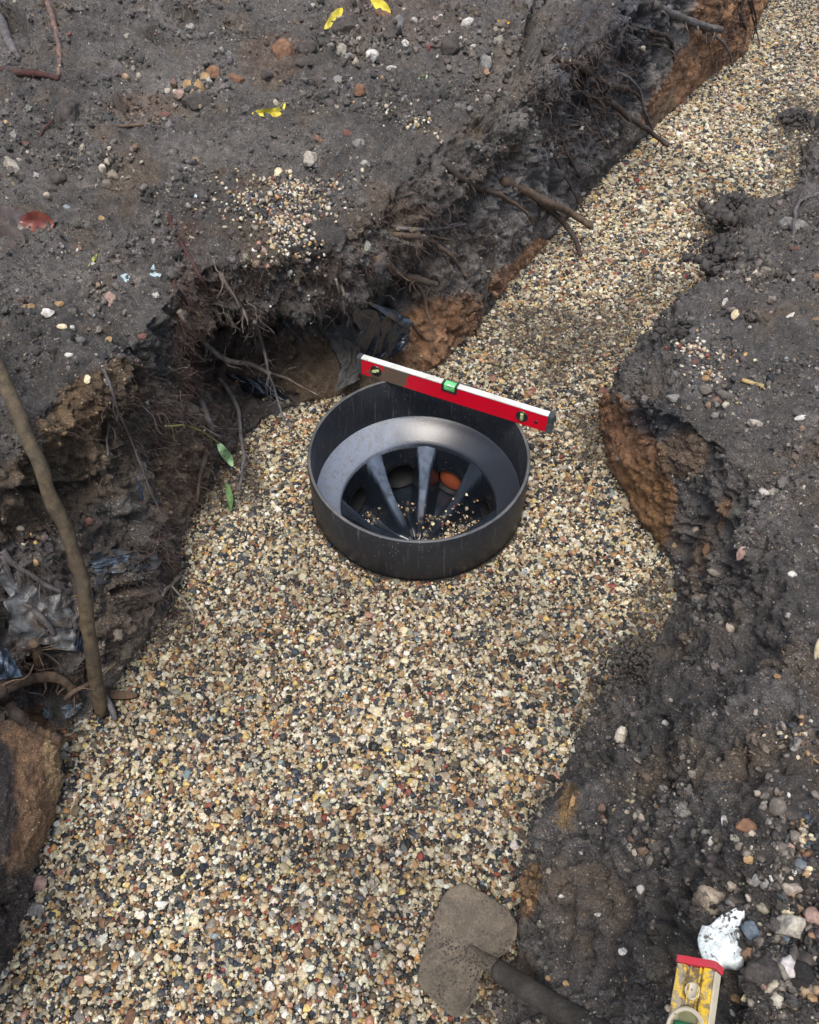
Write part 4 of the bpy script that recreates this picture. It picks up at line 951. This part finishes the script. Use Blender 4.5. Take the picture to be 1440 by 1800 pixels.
root([(1408, 255), (1420, 282), (1438, 304)], 2.2, 1.6, D_, 'small dark twig on the far right gravel edge', (.006, .006), cat='twig', name='twig', group=GT)
root([(1305, 668), (1325, 674), (1342, 678)], 3.6, 3.0, mat_root('straw', lin(150, 128, 84), lin(206, 184, 132)), 'short straw coloured twig on the pale right bank', (.004, .004), cat='twig', name='twig', group=GT)
root([(1425, 1325), (1432, 1334), (1444, 1344)], 2.2, 1.6, mat_root('straw_two', lin(130, 104, 74), lin(180, 150, 110)), 'pale straw twig at the right edge among pebbles', (.004, .004), cat='twig', name='twig', group=GT)

# ------------------------------------------------------------------ fine fibrous roots (uncountable)
def fibres(px, py, rx, ry, n, ln, r=.0005, outward=.5, ang=0):
    out = []
    for _ in range(n):
        a = rnd.uniform(0, 6.283); q = rnd.random() ** .5; x = math.cos(a) * q * rx; y = math.sin(a) * q * ry; t = R(ang)
        h = hit(px + x * math.cos(t) - y * math.sin(t), py + x * math.sin(t) + y * math.cos(t))
        if not h or h[2] > 4.5 or (h[0].z < .02): continue
        p = np.array(h[0]); nn = np.array(h[1]); d = nn * outward + np.array([rnd.gauss(0, .45), rnd.gauss(0, .35), -.75 + rnd.gauss(0, .35)]); d /= np.linalg.norm(d)
        pts = [p - nn * .003]; m = rnd.randint(4, 8); L_ = ln * rnd.uniform(.4, 1.4)
        for k in range(m):
            d = d + np.array([rnd.gauss(0, .6), rnd.gauss(0, .5), rnd.gauss(-.15, .5)]); d /= np.linalg.norm(d); nx_ = pts[-1] + d * L_ / m
            if nx_[2] < .006: break
            pts.append(nx_)
        if len(pts) < 3: continue
        rr_ = r * rnd.uniform(.5, 1.5) * max(1, h[2] / 1.5); v, f, _ = tube(pts, rr_, rr_ * .4, 3, 3, 0, 0); out.append((v, f))
    return out
fb = []
for a in [tuple(int(v * 1.8) if q == 4 else v for q, v in enumerate(t_)) for t_ in [(330, 600, 26, 110, 480, .055, .0005), (330, 760, 80, 110, 520, .05, .00042), (260, 720, 80, 70, 160, .045, .00042), (640, 470, 100, 50, 160, .035, .0005), (400, 480, 80, 40, 120, .035, .0005), (420, 540, 110, 70, 240, .04, .0005), (520, 490, 120, 50, 220, .035, .0005), (620, 500, 70, 60, 200, .035, .0005),
          (700, 380, 60, 70, 260, .04, .0006), (780, 400, 90, 90, 260, .05, .0006), (840, 260, 60, 60, 70, .03, .0005), (900, 220, 50, 80, 60, .03, .0005), (1000, 150, 70, 140, 240, .07, .0008), (1060, 90, 60, 90, 120, .06, .0008),
          (1280, 40, 50, 60, 70, .08, .0008), (900, 420, 60, 60, 100, .04, .0006), (200, 760, 90, 80, 200, .04, .0005), (260, 1000, 60, 60, 200, .04, .0005), (80, 1010, 90, 90, 200, .05, .0006), (90, 1170, 90, 50, 200, .05, .0006),
          (300, 900, 50, 80, 220, .05, .0005), (470, 640, 90, 60, 120, .04, .0005), (1240, 110, 60, 80, 70, .06, .0008), (400, 700, 60, 60, 200, .05, .0005)]]:
    fb += fibres(*a)
V, Fc = join(fb)
tag(mesh_obj('fine_roots', V, Fc, mat_root('fine_root_fibre', lin(54, 44, 40), lin(118, 98, 88))), 'tangled hair fine roots hanging from the cut faces of the soil', 'roots', kind='stuff')
fb = []
for a in [(420, 560, 70, 70, 70, .05, .0008), (600, 520, 70, 50, 60, .05, .0008), (400, 720, 60, 80, 70, .055, .0007), (250, 800, 80, 90, 60, .06, .0007), (480, 660, 60, 50, 30, .05, .0007), (330, 640, 40, 100, 60, .055, .0007), (1000, 160, 80, 120, 26, .07, .0009), (780, 420, 70, 60, 12, .05, .0007), (280, 1020, 40, 40, 12, .04, .0007)]:
    fb += fibres(*a)
V, Fc = join(fb)
tag(mesh_obj('pale_rootlets', V, Fc, M_ROOT_PALE), 'pale hair roots showing among the dark ones in the left bank', 'roots', kind='stuff')

# ------------------------------------------------------------------ stones, clods and flakes that can be told apart
def mat_rock(name, c, c2, scale=60, rough=.75, pits=None):
    m = MT(name); n = m.noise(scale, 6, .7, .3); b = m.mix(m.ramp(n, [(.36, 0), (.64, 1)]), c, c2)
    b = m.mix(1, b, m.ramp(m.noise(scale * 6, 4, .7), [(.3, .65), (.7, 1.3)]), 'MULTIPLY')
    if pits: b = m.mix(m.ramp(m.noise(scale * 1.6, 5, .7, .6), [(.56, 0), (.62, 1)]), b, pits)
    return m.set(b, rough, m.bump(m.noise(scale * 3, 6, .75), .6, .003), spec=.35)
RK = {
 'dark': mat_rock('dark_clod', lin(46, 42, 40), lin(84, 78, 74)), 'grey': mat_rock('grey_stone', lin(84, 84, 84), lin(138, 136, 132)), 'rust': mat_rock('rusty_clod', lin(78, 60, 48), lin(132, 98, 74)),
 'cream': mat_rock('cream_stone', lin(176, 160, 128), lin(222, 208, 176)), 'ochre': mat_rock('ochre_stone', lin(122, 98, 68), lin(172, 144, 104)), 'white': mat_rock('white_stone', lin(150, 146, 140), lin(204, 202, 196), pits=lin(120, 112, 104)),
 'red': mat_rock('red_stone', lin(84, 58, 52), lin(122, 86, 78)), 'pink': mat_rock('pink_grey_stone', lin(120, 98, 90), lin(166, 140, 128)), 'blue': mat_rock('slate_stone', lin(60, 70, 80), lin(104, 116, 126), rough=.5),
 'ball': mat_rock('dirty_mortar', lin(92, 84, 74), lin(164, 152, 134), 45, pits=lin(64, 58, 54)), 'plaster': mat_rock('white_plaster', lin(212, 222, 220), lin(236, 240, 238), 40, pits=lin(96, 92, 88)),
 'shell': mat_rock('grey_shard', lin(110, 104, 96), lin(180, 174, 160)), 'teal': mat_rock('pale_blue_chip', lin(150, 176, 184), lin(196, 216, 220), rough=.4)}
def stone(px, py, wpx, hpx, ang, kind, label, name='stone', cat='stone', th=.6, rough=.12, group=None, cuts=9, sink=.25, sub=3):
    h = hit(px, py); k = pxm(h[2]); n = np.array(h[1]); vd = -np.array(ray(px, py)); vd /= np.linalg.norm(vd)
    z = (n + vd * .8); z /= np.linalg.norm(z); x0 = np.array([math.cos(R(ang)), 0, 0]) * 1.0; up = np.array([0, cp, sp_]) if False else np.array([0, sp_, cp])
    x = np.array([math.cos(R(ang)), 0, 0]) - up * math.sin(R(ang)); fr = Fr(np.array(h[0]), x, z)
    sd_ = rnd.randint(0, 9999); pv, pf = ico(sub); r = np.random.default_rng(sd_)
    for _ in range(cuts):
        c = r.normal(size=3); c /= np.linalg.norm(c); d = pv @ c; pv = pv - c * (np.maximum(d - r.uniform(.62, .85), 0) * .9)[:, None]
    pv = pv * (1 + rough * pn(pv, 1.7, sd_ % 50) + rough * .6 * pn(pv, 4.1, sd_ % 40) + rough * .35 * pn(pv, 9, 3))[:, None]; pv /= np.abs(pv).max(0)
    rz = min(wpx, hpx) / 2 * k * th
    V = pv * [wpx / 2 * k, hpx / 2 * k, rz]; V[:, 2] += rz * (1 - 2 * sink) * .8
    o = mesh_obj(name, fr(V), pf, RK[kind]); return tag(o, label, cat, group)
S = [
 (98, 318, 42, 34, 0, 'dark', 'flat dark clod on the upper left soil above the large brown leaf'), (120, 205, 44, 50, 30, 'dark', 'big rough dark clod near the tiny red twig'),
 (607, 46, 42, 30, -10, 'dark', 'smooth dark stone touching the upright yellow leaf'), (540, 86, 32, 28, 0, 'dark', 'round dark stone right of the rusty clod'), (536, 110, 30, 18, 0, 'dark', 'small flat dark stone beneath the round one beside the rusty clod'),
 (497, 93, 34, 38, 10, 'rust', 'rusty orange brown clod in the row of dark stones'), (686, 62, 24, 20, 0, 'dark', 'dark pebble below the yellow leaf at the top edge'), (676, 30, 32, 16, 20, 'rust', 'brown stone touching the yellow leaf at the top edge'),
 (700, 42, 18, 26, 10, 'grey', 'grey stone right of the yellow leaf at the top edge'), (600, 90, 18, 22, 0, 'shell', 'pale flat stone beside the curved thin stem'), (612, 100, 18, 14, 0, 'grey', 'small grey stone beside the pale flat one by the curved stem'),
 (792, 82, 30, 36, 20, 'dark', 'dark upright clod near the fine brown twig'), (852, 112, 22, 32, 0, 'grey', 'grey stone bedded in the upper brink of the left bank'), (655, 98, 22, 20, 0, 'white', 'black and white mottled stone on the upper soil'),
 (712, 78, 15, 13, 0, 'white', 'bright white stone left of the fine brown twig'), (820, 42, 26, 16, -35, 'white', 'white chip near the top edge of the picture'), (688, 120, 18, 9, 0, 'white', 'thin white chip on the soil left of the brink'),
 (562, 145, 28, 24, 0, 'dark', 'rounded black stone above the spread of upper pebbles'), (583, 184, 24, 22, 0, 'dark', 'dark stone below the rounded black one'), (632, 160, 20, 20, 0, 'rust', 'brown stone in the upper pebble spread'),
 (350, 153, 18, 22, 0, 'ochre', 'yellowish pebble of the cream pair'), (332, 153, 17, 22, 0, 'ochre', 'brown cracked pebble of the cream pair'), (315, 167, 18, 16, 0, 'pink', 'pinkish pebble left of the cream pair'), (361, 138, 17, 19, 0, 'ochre', 'orange pebble above the cream pair'),
 (290, 203, 20, 12, 0, 'red', 'flat red stone near the short brown twig'), (378, 132, 26, 26, 0, 'rust', 'brown clod right of the orange pebble'), (415, 140, 28, 18, 20, 'rust', 'broken brown and cream stone above the curled yellow leaf'), (252, 188, 24, 24, 0, 'dark', 'dark lump left of the flat red stone'),
 (348, 180, 50, 26, -10, 'dark', 'wide dark clod below the cream pebble pair'), (470, 132, 22, 18, 0, 'dark', 'dark clod under the row of stones'), (22, 298, 22, 44, -35, 'shell', 'grey tilted shard at the left edge'),
 (45, 254, 16, 10, 0, 'red', 'small orange chip at the left edge'), (180, 385, 14, 12, 0, 'ochre', 'small orange stone between the large brown leaf and reddish root'), (343, 284, 13, 15, 0, 'ochre', 'yellow pebble on the bare soil above the pale blue scrap'),
 (488, 305, 18, 20, 0, 'cream', 'cream stone above the spilled gravel patch'), (545, 280, 24, 30, 20, 'shell', 'pale crusted clod above the spilled gravel patch'), (630, 252, 22, 18, 0, 'grey', 'grey stone on the slope above the brink'), (611, 236, 16, 16, 0, 'red', 'pinkish red stone on the slope above the brink'),
 (541, 390, 14, 18, 0, 'pink', 'brown stone in the spilled gravel patch'), (90, 332, 26, 14, 0, 'dark', 'thin dark clod under the flat dark clod'),
 (81, 552, 30, 17, -10, 'white', 'white flake on the bare left bank'), (55, 540, 16, 12, 0, 'ochre', 'ochre pebble beside the white flake'), (104, 536, 18, 13, 0, 'ochre', 'broken orange pebble above the white flake'), (192, 530, 22, 32, 15, 'pink', 'brownish flat stone beneath the pale blue chips'),
 (122, 624, 18, 10, -20, 'white', 'small white flake above the leaning stick'), (192, 599, 13, 15, 0, 'ochre', 'yellow stone above the left brink'), (110, 574, 18, 9, 0, 'cream', 'cream flake beneath the white flake'), (154, 667, 12, 16, 0, 'cream', 'cream stone on the left brink'),
 (250, 591, 18, 11, -15, 'red', 'pink red crust on the left brink'), (392, 483, 13, 13, 0, 'cream', 'cream stone capping the pale slanting root'), (158, 916, 16, 14, 0, 'red', 'orange red crumb beside the leaning stick'), (63, 988, 12, 13, 0, 'ochre', 'orange pebble on the left wall below a cream crust'),
 (205, 1120, 11, 20, 10, 'red', 'red smear of brick in the grey lump by the stick'),
 (1303, 972, 17, 28, 25, 'pink', 'pinkish oval stone set in the dark right bank'), (1243, 968, 20, 26, 10, 'rust', 'brown clod left of the pinkish oval stone'), (1365, 1190, 13, 13, 0, 'ochre', 'bright orange pebble on the right bank'), (1392, 1010, 16, 12, 0, 'white', 'white chip on the right bank right of the pinkish oval stone'),
 (1184, 700, 22, 15, 0, 'grey', 'pale grey lump above the orange clay face'), (1325, 745, 30, 14, 10, 'shell', 'cream streaked stone on the pale right bank'), (1408, 735, 22, 10, -10, 'white', 'white flake at the right edge of the pale bank'), (1262, 732, 26, 16, 0, 'grey', 'bluish grey lump left of the cream streaked stone'),
 (1274, 533, 10, 18, 10, 'white', 'white chip upright at the upper right bank'), (1292, 553, 12, 18, 30, 'cream', 'cream shard beside the upright white chip'), (1390, 556, 20, 9, -35, 'white', 'narrow white chip on the upper right bank'), (1222, 638, 15, 15, 0, 'red', 'brown red pebble in the gravel strewn bank edge'), (1238, 665, 17, 11, 0, 'ochre', 'orange pebble in the gravel strewn bank edge'),
 (1406, 400, 34, 22, 0, 'grey', 'grey clod on the far right bank'), (1380, 392, 26, 20, 0, 'grey', 'smaller grey clod beside the far right one'), (1402, 438, 28, 8, 0, 'red', 'flat dark red flake on the far right bank'),
 (1310, 1452, 36, 22, 5, 'rust', 'brown stone on the lower right bank'), (1272, 1445, 12, 28, 25, 'white', 'white crusted shard left of the brown stone'), (1250, 1478, 11, 16, 20, 'white', 'small white chip below the crusted shard'),
 (1392, 1430, 30, 30, 0, 'dark', 'dark square clod on the lower right bank'), (1388, 1489, 14, 14, 0, 'pink', 'ring marked pinkish pebble on the lower right bank'), (1315, 1512, 17, 14, 0, 'ochre', 'orange brown pebble beneath the brown stone'),
 (1392, 1632, 50, 42, -30, 'shell', 'angular tan rock at the lower right edge'), (1434, 1615, 34, 30, 0, 'pink', 'pale purple stone cut by the right frame edge'), (1328, 1548, 14, 22, 0, 'grey', 'grey white stone above the angular tan rock'), (1344, 1552, 15, 20, 15, 'grey', 'pale rimmed stone right of the grey white stone'),
 (1340, 1710, 60, 52, 15, 'dark', 'large dark stone right of the yellow level'), (1318, 1640, 30, 34, 20, 'blue', 'slate coloured stone touching the white plaster'), (1385, 1655, 15, 18, 0, 'blue', 'blue grey pebble under the angular tan rock'), (1410, 1690, 34, 30, 0, 'dark', 'dark stone near the bottom right corner'),
 (1296, 1757, 18, 14, 0, 'ochre', 'glossy orange pebble right of the yellow level'), (1311, 1754, 16, 12, 0, 'cream', 'yellow cream chip beside the glossy orange pebble'), (1290, 1780, 12, 12, 0, 'white', 'round white pebble right of the yellow level'), (1428, 1756, 14, 12, 0, 'ochre', 'ochre pebble in the bottom right corner'),
 (1095, 1674, 15, 13, 0, 'white', 'white fragment on the dark slope left of the yellow level'), (1117, 1746, 9, 15, 0, 'rust', 'red brown chip above the shovel handle'), (1052, 1608, 14, 6, 0, 'white', 'slim white fragment above the shovel'), (995, 1730, 11, 10, 0, 'ochre', 'ochre pebble just above the shovel handle'), (963, 1720, 9, 9, 0, 'ochre', 'orange pebble nearest the shovel neck'),
 (1184, 1381, 8, 8, 0, 'cream', 'lone cream pebble in the soil crack'), (1157, 1420, 12, 9, 0, 'ochre', 'tan pebble below the soil crack'), (1060, 688, 18, 14, 0, 'red', 'dark pink stone on the gravel beside the clay face'), (869, 604, 17, 20, 0, 'dark', 'black clod lying on the gravel beyond the level'),
 (1218, 382, 11, 10, 0, 'red', 'red pebble on the far gravel'), (1294, 246, 10, 10, 0, 'ochre', 'yellow pebble on the far gravel'), (70, 1555, 24, 26, 0, 'pink', 'brown pink stone at the left gravel edge'), (62, 1600, 30, 20, 0, 'grey', 'grey angular stone at the left gravel edge'), (193, 1495, 14, 18, 0, 'red', 'dark red angular pebble in the near gravel'),
 (372, 1452, 20, 13, 10, 'ochre', 'long tan pebble in the near gravel'), (228, 1792, 18, 26, 20, 'rust', 'brown pebble at the bottom edge'), (848, 1555, 8, 17, 0, 'blue', 'blue pebble above the shovel blade'),
]
for a in S: stone(*a, group='stones that can be told apart')
stone(1246, 1578, 64, 58, 10, 'ball', 'round mottled lump of old mortar above the white plaster', name='mortar_lump', cat='mortar', th=.8, rough=.16)
stone(1444, 1158, 26, 70, 5, 'cream', 'pale rounded stone cut off by the right frame edge', name='pale_stone', cat='stone', th=.9, rough=.03, cuts=3)
stone(1006, 1415, 10, 40, 20, 'ochre', 'thin ochre vein of clay in the dark right slope', name='clay_fragment', cat='clay', th=.5, rough=.3)
# white plaster fragment: broken outline, thick
def slab(poly, kind, label, name, cat, thick, off=.004, rough=.002):
    if name == 'plaster_fragment': off, rough = .012, .002
    hs = [hit(*p) for p in poly]; c = np.mean([p for p in poly], axis=0); hc = hit(*c); k = pxm(hc[2])
    vd = -np.array(ray(*c)); vd /= np.linalg.norm(vd); z = np.array(hc[1]) + vd; z /= np.linalg.norm(z); o0 = np.array(hc[0]) + z * off; 
    pts = []
    for p in poly:
        d = ray(*p); t = ((o0 - np.array([0, 0, CH])) @ z) / (d @ z); pts.append(np.array([0, 0, CH]) + d * t)
    pts = catmull(np.array(pts + [pts[0]]), np.linspace(0, len(pts), len(pts) * 3 + 1)[:-1]); m = len(pts); cen = pts.mean(0); V = []; K_ = [1, .96, .8, .55, .25]
    for s_ in (0, 1):
        for kk in K_:
            q = cen + (pts - cen) * kk; hgt = (0 if s_ == 0 else -thick) + (-.15 * thick if kk == 1 and s_ == 0 else 0)
            q = q + z * (hgt + (fbm(q, 45, 3, 3) * rough * 2)[:, None] * (1 if s_ == 0 else 0)); V.append(q)
    V = np.concatenate(V); Fc = []; nk = len(K_)
    for s_ in (0, 1):
        b = s_ * nk * m
        for kk in range(nk - 1):
            for j in range(m): j2 = (j + 1) % m; q = [b + kk * m + j, b + kk * m + j2, b + (kk + 1) * m + j2, b + (kk + 1) * m + j]; Fc.append(q if s_ == 0 else q[::-1])
        Fc.append([b + (nk - 1) * m + j for j in range(m)])
    for j in range(m): j2 = (j + 1) % m; Fc.append([j2, j, nk * m + j, nk * m + j2])
    return tag(mesh_obj(name, V, Fc, RK[kind] if isinstance(kind, str) else kind), label, cat)
slab([(1233, 1624), (1246, 1626), (1258, 1614), (1270, 1607), (1284, 1602), (1290, 1592), (1306, 1594), (1309, 1606), (1300, 1626), (1301, 1650), (1308, 1672), (1304, 1688), (1286, 1690), (1272, 1688), (1262, 1697), (1242, 1692), (1232, 1676), (1226, 1652)], 'plaster', 'broken white plaster fragment above the end of the yellow level', 'plaster_fragment', 'plaster', .014, .012, )
slab([(212, 483), (222, 480), (230, 486), (227, 496), (216, 494)], 'teal', 'left one of two pale blue chips on the left bank', 'pottery_chip', 'chip', .003, .003)
slab([(264, 474), (270, 465), (274, 480), (284, 482), (280, 488), (264, 487)], 'teal', 'right one of two pale blue chips on the left bank', 'pottery_chip', 'chip', .003, .003)
slab([(342, 342), (347, 340), (346, 350), (348, 358), (340, 357)], RK['teal'], 'tiny pale blue scrap above the reddish root', 'plastic_scrap', 'scrap', .001, .003)
slab([(168, 1216), (200, 1213), (238, 1217), (236, 1227), (196, 1229), (168, 1227)], mat_rock('rotten_wood', lin(52, 42, 32), lin(88, 70, 52)), 'dark rotten board end poking out behind the leaning stick', 'board', 'board', .010, .02)

# ------------------------------------------------------------------ leaves
def mat_leaf(name, c, c2, rough=.5, spot=None):
    m = MT(name); b = m.mix(m.ramp(m.noise(35, 4, .6), [(.35, 0), (.65, 1)]), c, c2)
    if spot: b = m.mix(m.ramp(m.noise(60, 5, .7), [(.56, 0), (.62, 1)]), b, spot)
    return m.set(b, rough, m.bump(m.noise(200, 4), .3, .0008), spec=.4)
def leaf(pts, wpx, mat, label, off=.006, curl=.15, vein=True, up=.0):
    """a blade along a pixel centre line with its widest part in the middle"""
    ps, ds = path(pts, off, off, .002); A = catmull(np.array(ps), np.linspace(0, len(ps) - 1, 28)); T = np.gradient(A, axis=0); T /= np.linalg.norm(T, axis=1)[:, None]
    vd = np.array([0, 0, CH]) - A; vd /= np.linalg.norm(vd, axis=1)[:, None]; S_ = np.cross(T, vd); S_ /= np.linalg.norm(S_, axis=1)[:, None]; Nn = np.cross(S_, T)
    k = pxm(np.mean(ds)); m = len(A); t = np.linspace(0, 1, m); wd = wpx / 2 * k * np.sin(np.pi * np.clip(t * .97 + .02, 0, 1)) ** .75; V = []
    cols = np.linspace(-1, 1, 9)
    for layer in (0, -.0006):
        for c in cols: V.append(A + S_ * (wd * c)[:, None] + Nn * (abs(c) ** 1.3 * wd * curl * 2 - (.0006 if abs(c) < .1 and vein else 0) + layer + .0012 * np.sin(t * 14 + c * 2))[:, None])
    V = np.concatenate(V); Fc = []; n = len(cols)
    for l in (0, 1):
        for c in range(n - 1):
            for i in range(m - 1): a = (l * n + c) * m + i; q = [a, a + 1, a + m + 1, a + m]; Fc.append(q if l == 0 else q[::-1])
    return tag(mesh_obj('leaf', V, Fc, mat), label, 'leaf', 'fallen leaves on the soil')
YL = mat_leaf('yellow_leaf', lin(190, 172, 44), lin(220, 206, 84)); BLF = mat_leaf('brown_leaf', lin(84, 42, 36), lin(118, 64, 52), .3); GLF = mat_leaf('grey_leaf', lin(74, 66, 66), lin(116, 104, 102), .4); GRN = mat_leaf('green_leaf', lin(112, 150, 104), lin(170, 196, 158), .4, lin(70, 100, 54))
leaf([(571, 51), (584, 36), (594, 24), (602, 14)], 13, YL, 'slim yellow leaf leaning on a smooth dark stone near the top', .03, .1)
leaf([(652, -4), (664, 6), (676, 14), (686, 24)], 15, YL, 'yellow leaf cut by the top edge of the picture', .02, .1)
leaf([(443, 199), (462, 198), (480, 198), (492, 194), (501, 180)], 13, YL, 'curled yellow leaf alone on the upper left soil', .012, .25)
leaf([(874, 37), (886, 38), (896, 40)], 6, mat_leaf('orange_leaf', lin(200, 140, 40), lin(220, 170, 70)), 'tiny orange leaf near the top of the bank', .008)
leaf([(35, 388), (58, 390), (78, 392), (95, 395)], 32, BLF, 'glossy red brown leaf on the left edge soil', .010, .12)
leaf([(-30, 400), (0, 390), (30, 392), (62, 402)], 44, GLF, 'wide grey decaying leaf under the glossy red brown leaf', .005, .08)
leaf([(-25, 424), (0, 418), (25, 420), (42, 430)], 36, mat_leaf('dark_leaf', lin(50, 42, 40), lin(84, 74, 68), .5), 'dark decaying leaf below the wide grey leaf', .004, .05)
leaf([(156, 468), (164, 456), (170, 446)], 5, mat_leaf('olive_leaf', lin(120, 130, 60), lin(160, 160, 90)), 'narrow olive green leaf blade on the left soil', .006)
leaf([(383, 778), (392, 792), (402, 806), (409, 820)], 15, GRN, 'pale green torn leaf hanging beside the gravel', .05, .15)
leaf([(398, 848), (402, 864), (405, 880), (404, 900)], 11, mat_leaf('darker_green_leaf', lin(62, 96, 50), lin(120, 148, 104)), 'lower green leaf standing at the gravel edge', .02, .15)  # a darker green than the torn leaf above it
leaf([(735, 138), (744, 136), (752, 132)], 7, GRN, 'tiny green sprout on the soil near the top', .008)
leaf([(-6, 214), (8, 215), (19, 219)], 7, mat_leaf('pale_straw_leaf', lin(180, 150, 110), lin(206, 176, 140)), 'small pale dry leaf at the left edge', .006)
root([(290, 749), (316, 748), (342, 753), (366, 764), (384, 780)], 2.0, 1.6, mat_root('green_stalk', lin(92, 96, 52), lin(146, 146, 90)), 'thin green stalk arching out to the pale green leaf', (.02, .06), cat='stalk', name='leaf_stalk', knob=.05)

# ------------------------------------------------------------------ plastic sheeting and fabric buried in the bank
def mat_sheet(name, c, c2, rough, dirt):
    m = MT(name); b = m.mix(m.ramp(m.noise(30, 6, .7, .6), [(.42, 0), (.62, 1)]), c, c2); b = m.mix(m.ramp(m.noise(18, 6, .75, .4), [(.5, 0), (.62, dirt)]), b, lin(74, 62, 50))
    return m.set(b, rough, m.bump(m.noise(70, 5, .7, .8), .45, .003), spec=.6)
M_BAG = mat_sheet('black_polythene', (.010, .014, .020), (.018, .024, .034), .16, .0); M_FAB = mat_sheet('grey_fabric', lin(58, 60, 60), lin(84, 84, 82), .8, .5); M_BLUE = mat_sheet('blue_grey_polythene', lin(32, 40, 50), lin(74, 90, 108), .3, .8)
M_PALEBLUE = mat_sheet('pale_blue_polythene', lin(52, 62, 72), lin(116, 130, 140), .3, .9)
def sheet(quad, mat, label, off=.02, fold=.012, n=46, name='plastic_sheet', cat='plastic sheet', fdir=0, group=None, rag=.06, ff=13, an=.4):
    q = np.array(quad, float); us = np.linspace(0, 1, n); U, Vv = np.meshgrid(us, us, indexing='ij')
    e = np.stack([U.ravel(), Vv.ravel(), np.zeros(n * n)], 1)
    ru = rag * pn(e + [3, 7, 0], 5, 2); rv = rag * pn(e + [9, 1, 0], 5, 4)
    U2 = (U.ravel() + ru); V2 = (Vv.ravel() + rv)
    pxs = (q[0] * ((1 - U2) * (1 - V2))[:, None] + q[1] * (U2 * (1 - V2))[:, None] + q[2] * (U2 * V2)[:, None] + q[3] * ((1 - U2) * V2)[:, None])
    cs = [hit(*p)[2] for p in (q[0], q[1], q[2], q[3])]
    d = (cs[0] * (1 - U2) * (1 - V2) + cs[1] * U2 * (1 - V2) + cs[2] * U2 * V2 + cs[3] * (1 - U2) * V2) - off
    V = np.array([np.array(EYE + Vector(ray(*p)).normalized() * float(dd)) for p, dd in zip(pxs, d)])
    a = R(fdir); w_ = np.stack([U.ravel() * math.cos(a) + Vv.ravel() * math.sin(a), (-U.ravel() * math.sin(a) + Vv.ravel() * math.cos(a)) * an, 0 * U.ravel()], 1)
    fo = (1 - np.abs(pn(w_, ff * .22, 3)) * 2) * fold + pn(w_, ff * .5, 8) * fold * .5
    vd = np.array([0, 0, CH]) - V; vd /= np.linalg.norm(vd, axis=1)[:, None]; V = V + vd * fo[:, None]
    V2_ = V - vd * .0012; VV = np.concatenate([V, V2_]); i = (np.arange(n - 1)[:, None] * n + np.arange(n - 1)[None]).ravel(); F1 = np.stack([i, i + n, i + n + 1, i + 1], 1); F2 = np.stack([i, i + 1, i + n + 1, i + n], 1) + n * n
    rim = []
    for k in range(n - 1):
        for a_, b_ in ((k, k + 1), ((n - 1) * n + k + 1, (n - 1) * n + k), ((k + 1) * n, k * n), (k * n + n - 1, (k + 1) * n + n - 1)): rim.append([a_, b_, b_ + n * n, a_ + n * n])
    return tag(mesh_obj(name, VV, np.concatenate([F1, F2, np.array(rim)]), mat), label, cat, group)
sheet([(622, 538), (722, 560), (716, 612), (640, 655)], M_BAG, 'black folded plastic bag tucked in the hollow behind the level', .04, .016, fdir=35, ff=15, an=.25, rag=.09)
sheet([(640, 528), (700, 548), (729, 568), (716, 580)], M_BLUE, 'blue grey plastic flap above the black folded bag', .045, .006, fdir=90, rag=.03, ff=8)
sheet([(566, 578), (620, 562), (640, 622), (600, 640)], M_FAB, 'upper grey fabric piece draped in the cave behind the chamber', .03, .008, name='fabric_scrap', cat='fabric', an=1, ff=12)
sheet([(604, 622), (634, 612), (632, 668), (588, 690)], M_FAB, 'lower grey fabric tongue hanging beside the left end of the red level', .045, .008, name='fabric_scrap', cat='fabric', an=1, ff=12)
sheet([(395, 655), (470, 668), (520, 708), (430, 690)], M_BAG, 'black plastic showing in the low gap under the pale thick root', .01, .010)
sheet([(155, 985), (232, 976), (218, 1008), (168, 1006)], M_PALEBLUE, 'torn bluish plastic strip right of the leaning stick', .006, .008, fdir=90, rag=.1)
sheet([(236, 990), (268, 994), (262, 1004), (234, 1002)], M_BLUE, 'little dark blue plastic scrap beside the torn bluish strip', .006, .004)
sheet([(-30, 1120), (14, 1142), (40, 1190), (-12, 1196)], M_BLUE, 'dark blue plastic sheet poking out at the left edge', .05, .012, fdir=40)
sheet([(104, 1084), (120, 1088), (122, 1140), (112, 1140)], M_PALEBLUE, 'narrow blue plastic strip left of the leaning stick', .012, .004, rag=.1)
sheet([(132, 1104), (152, 1110), (146, 1146), (128, 1140)], M_BLUE, 'crumpled blue plastic touching the leaning stick', .015, .010)
sheet([(72, 1106), (88, 1108), (86, 1126), (72, 1122)], M_BAG, 'small black plastic scrap below the grey root pair', .01, .004)
sheet([(2, 1000), (118, 1030), (140, 1150), (20, 1120)], mat_sheet('dirty_grey_polythene', lin(70, 72, 74), lin(128, 130, 130), .35, .9), 'big crumpled dirty grey plastic sheet under the grey root pair', .012, .014, fdir=60, ff=16, rag=.12)
sheet([(158, 968), (286, 962), (276, 1022), (170, 1034)], mat_sheet('dirty_black_polythene', (.03, .034, .04), (.07, .075, .08), .3, .8), 'dirty dark plastic sheet folded around the torn bluish strip', .004, .010, fdir=90, rag=.1)
sheet([(74, 1244), (90, 1242), (92, 1264), (76, 1262)], M_PALEBLUE, 'pale blue plastic scrap hanging over the orange clay', .02, .006, rag=.15)
sheet([(108, 1240), (148, 1236), (134, 1254), (114, 1266)], M_PALEBLUE, 'ragged pale blue plastic at the foot of the leaning stick', .02, .006, rag=.2)
sheet([(238, 838), (268, 850), (286, 888), (244, 880)], M_BLUE, 'dark blue plastic patch buried in the fibrous left wall', .004, .004)
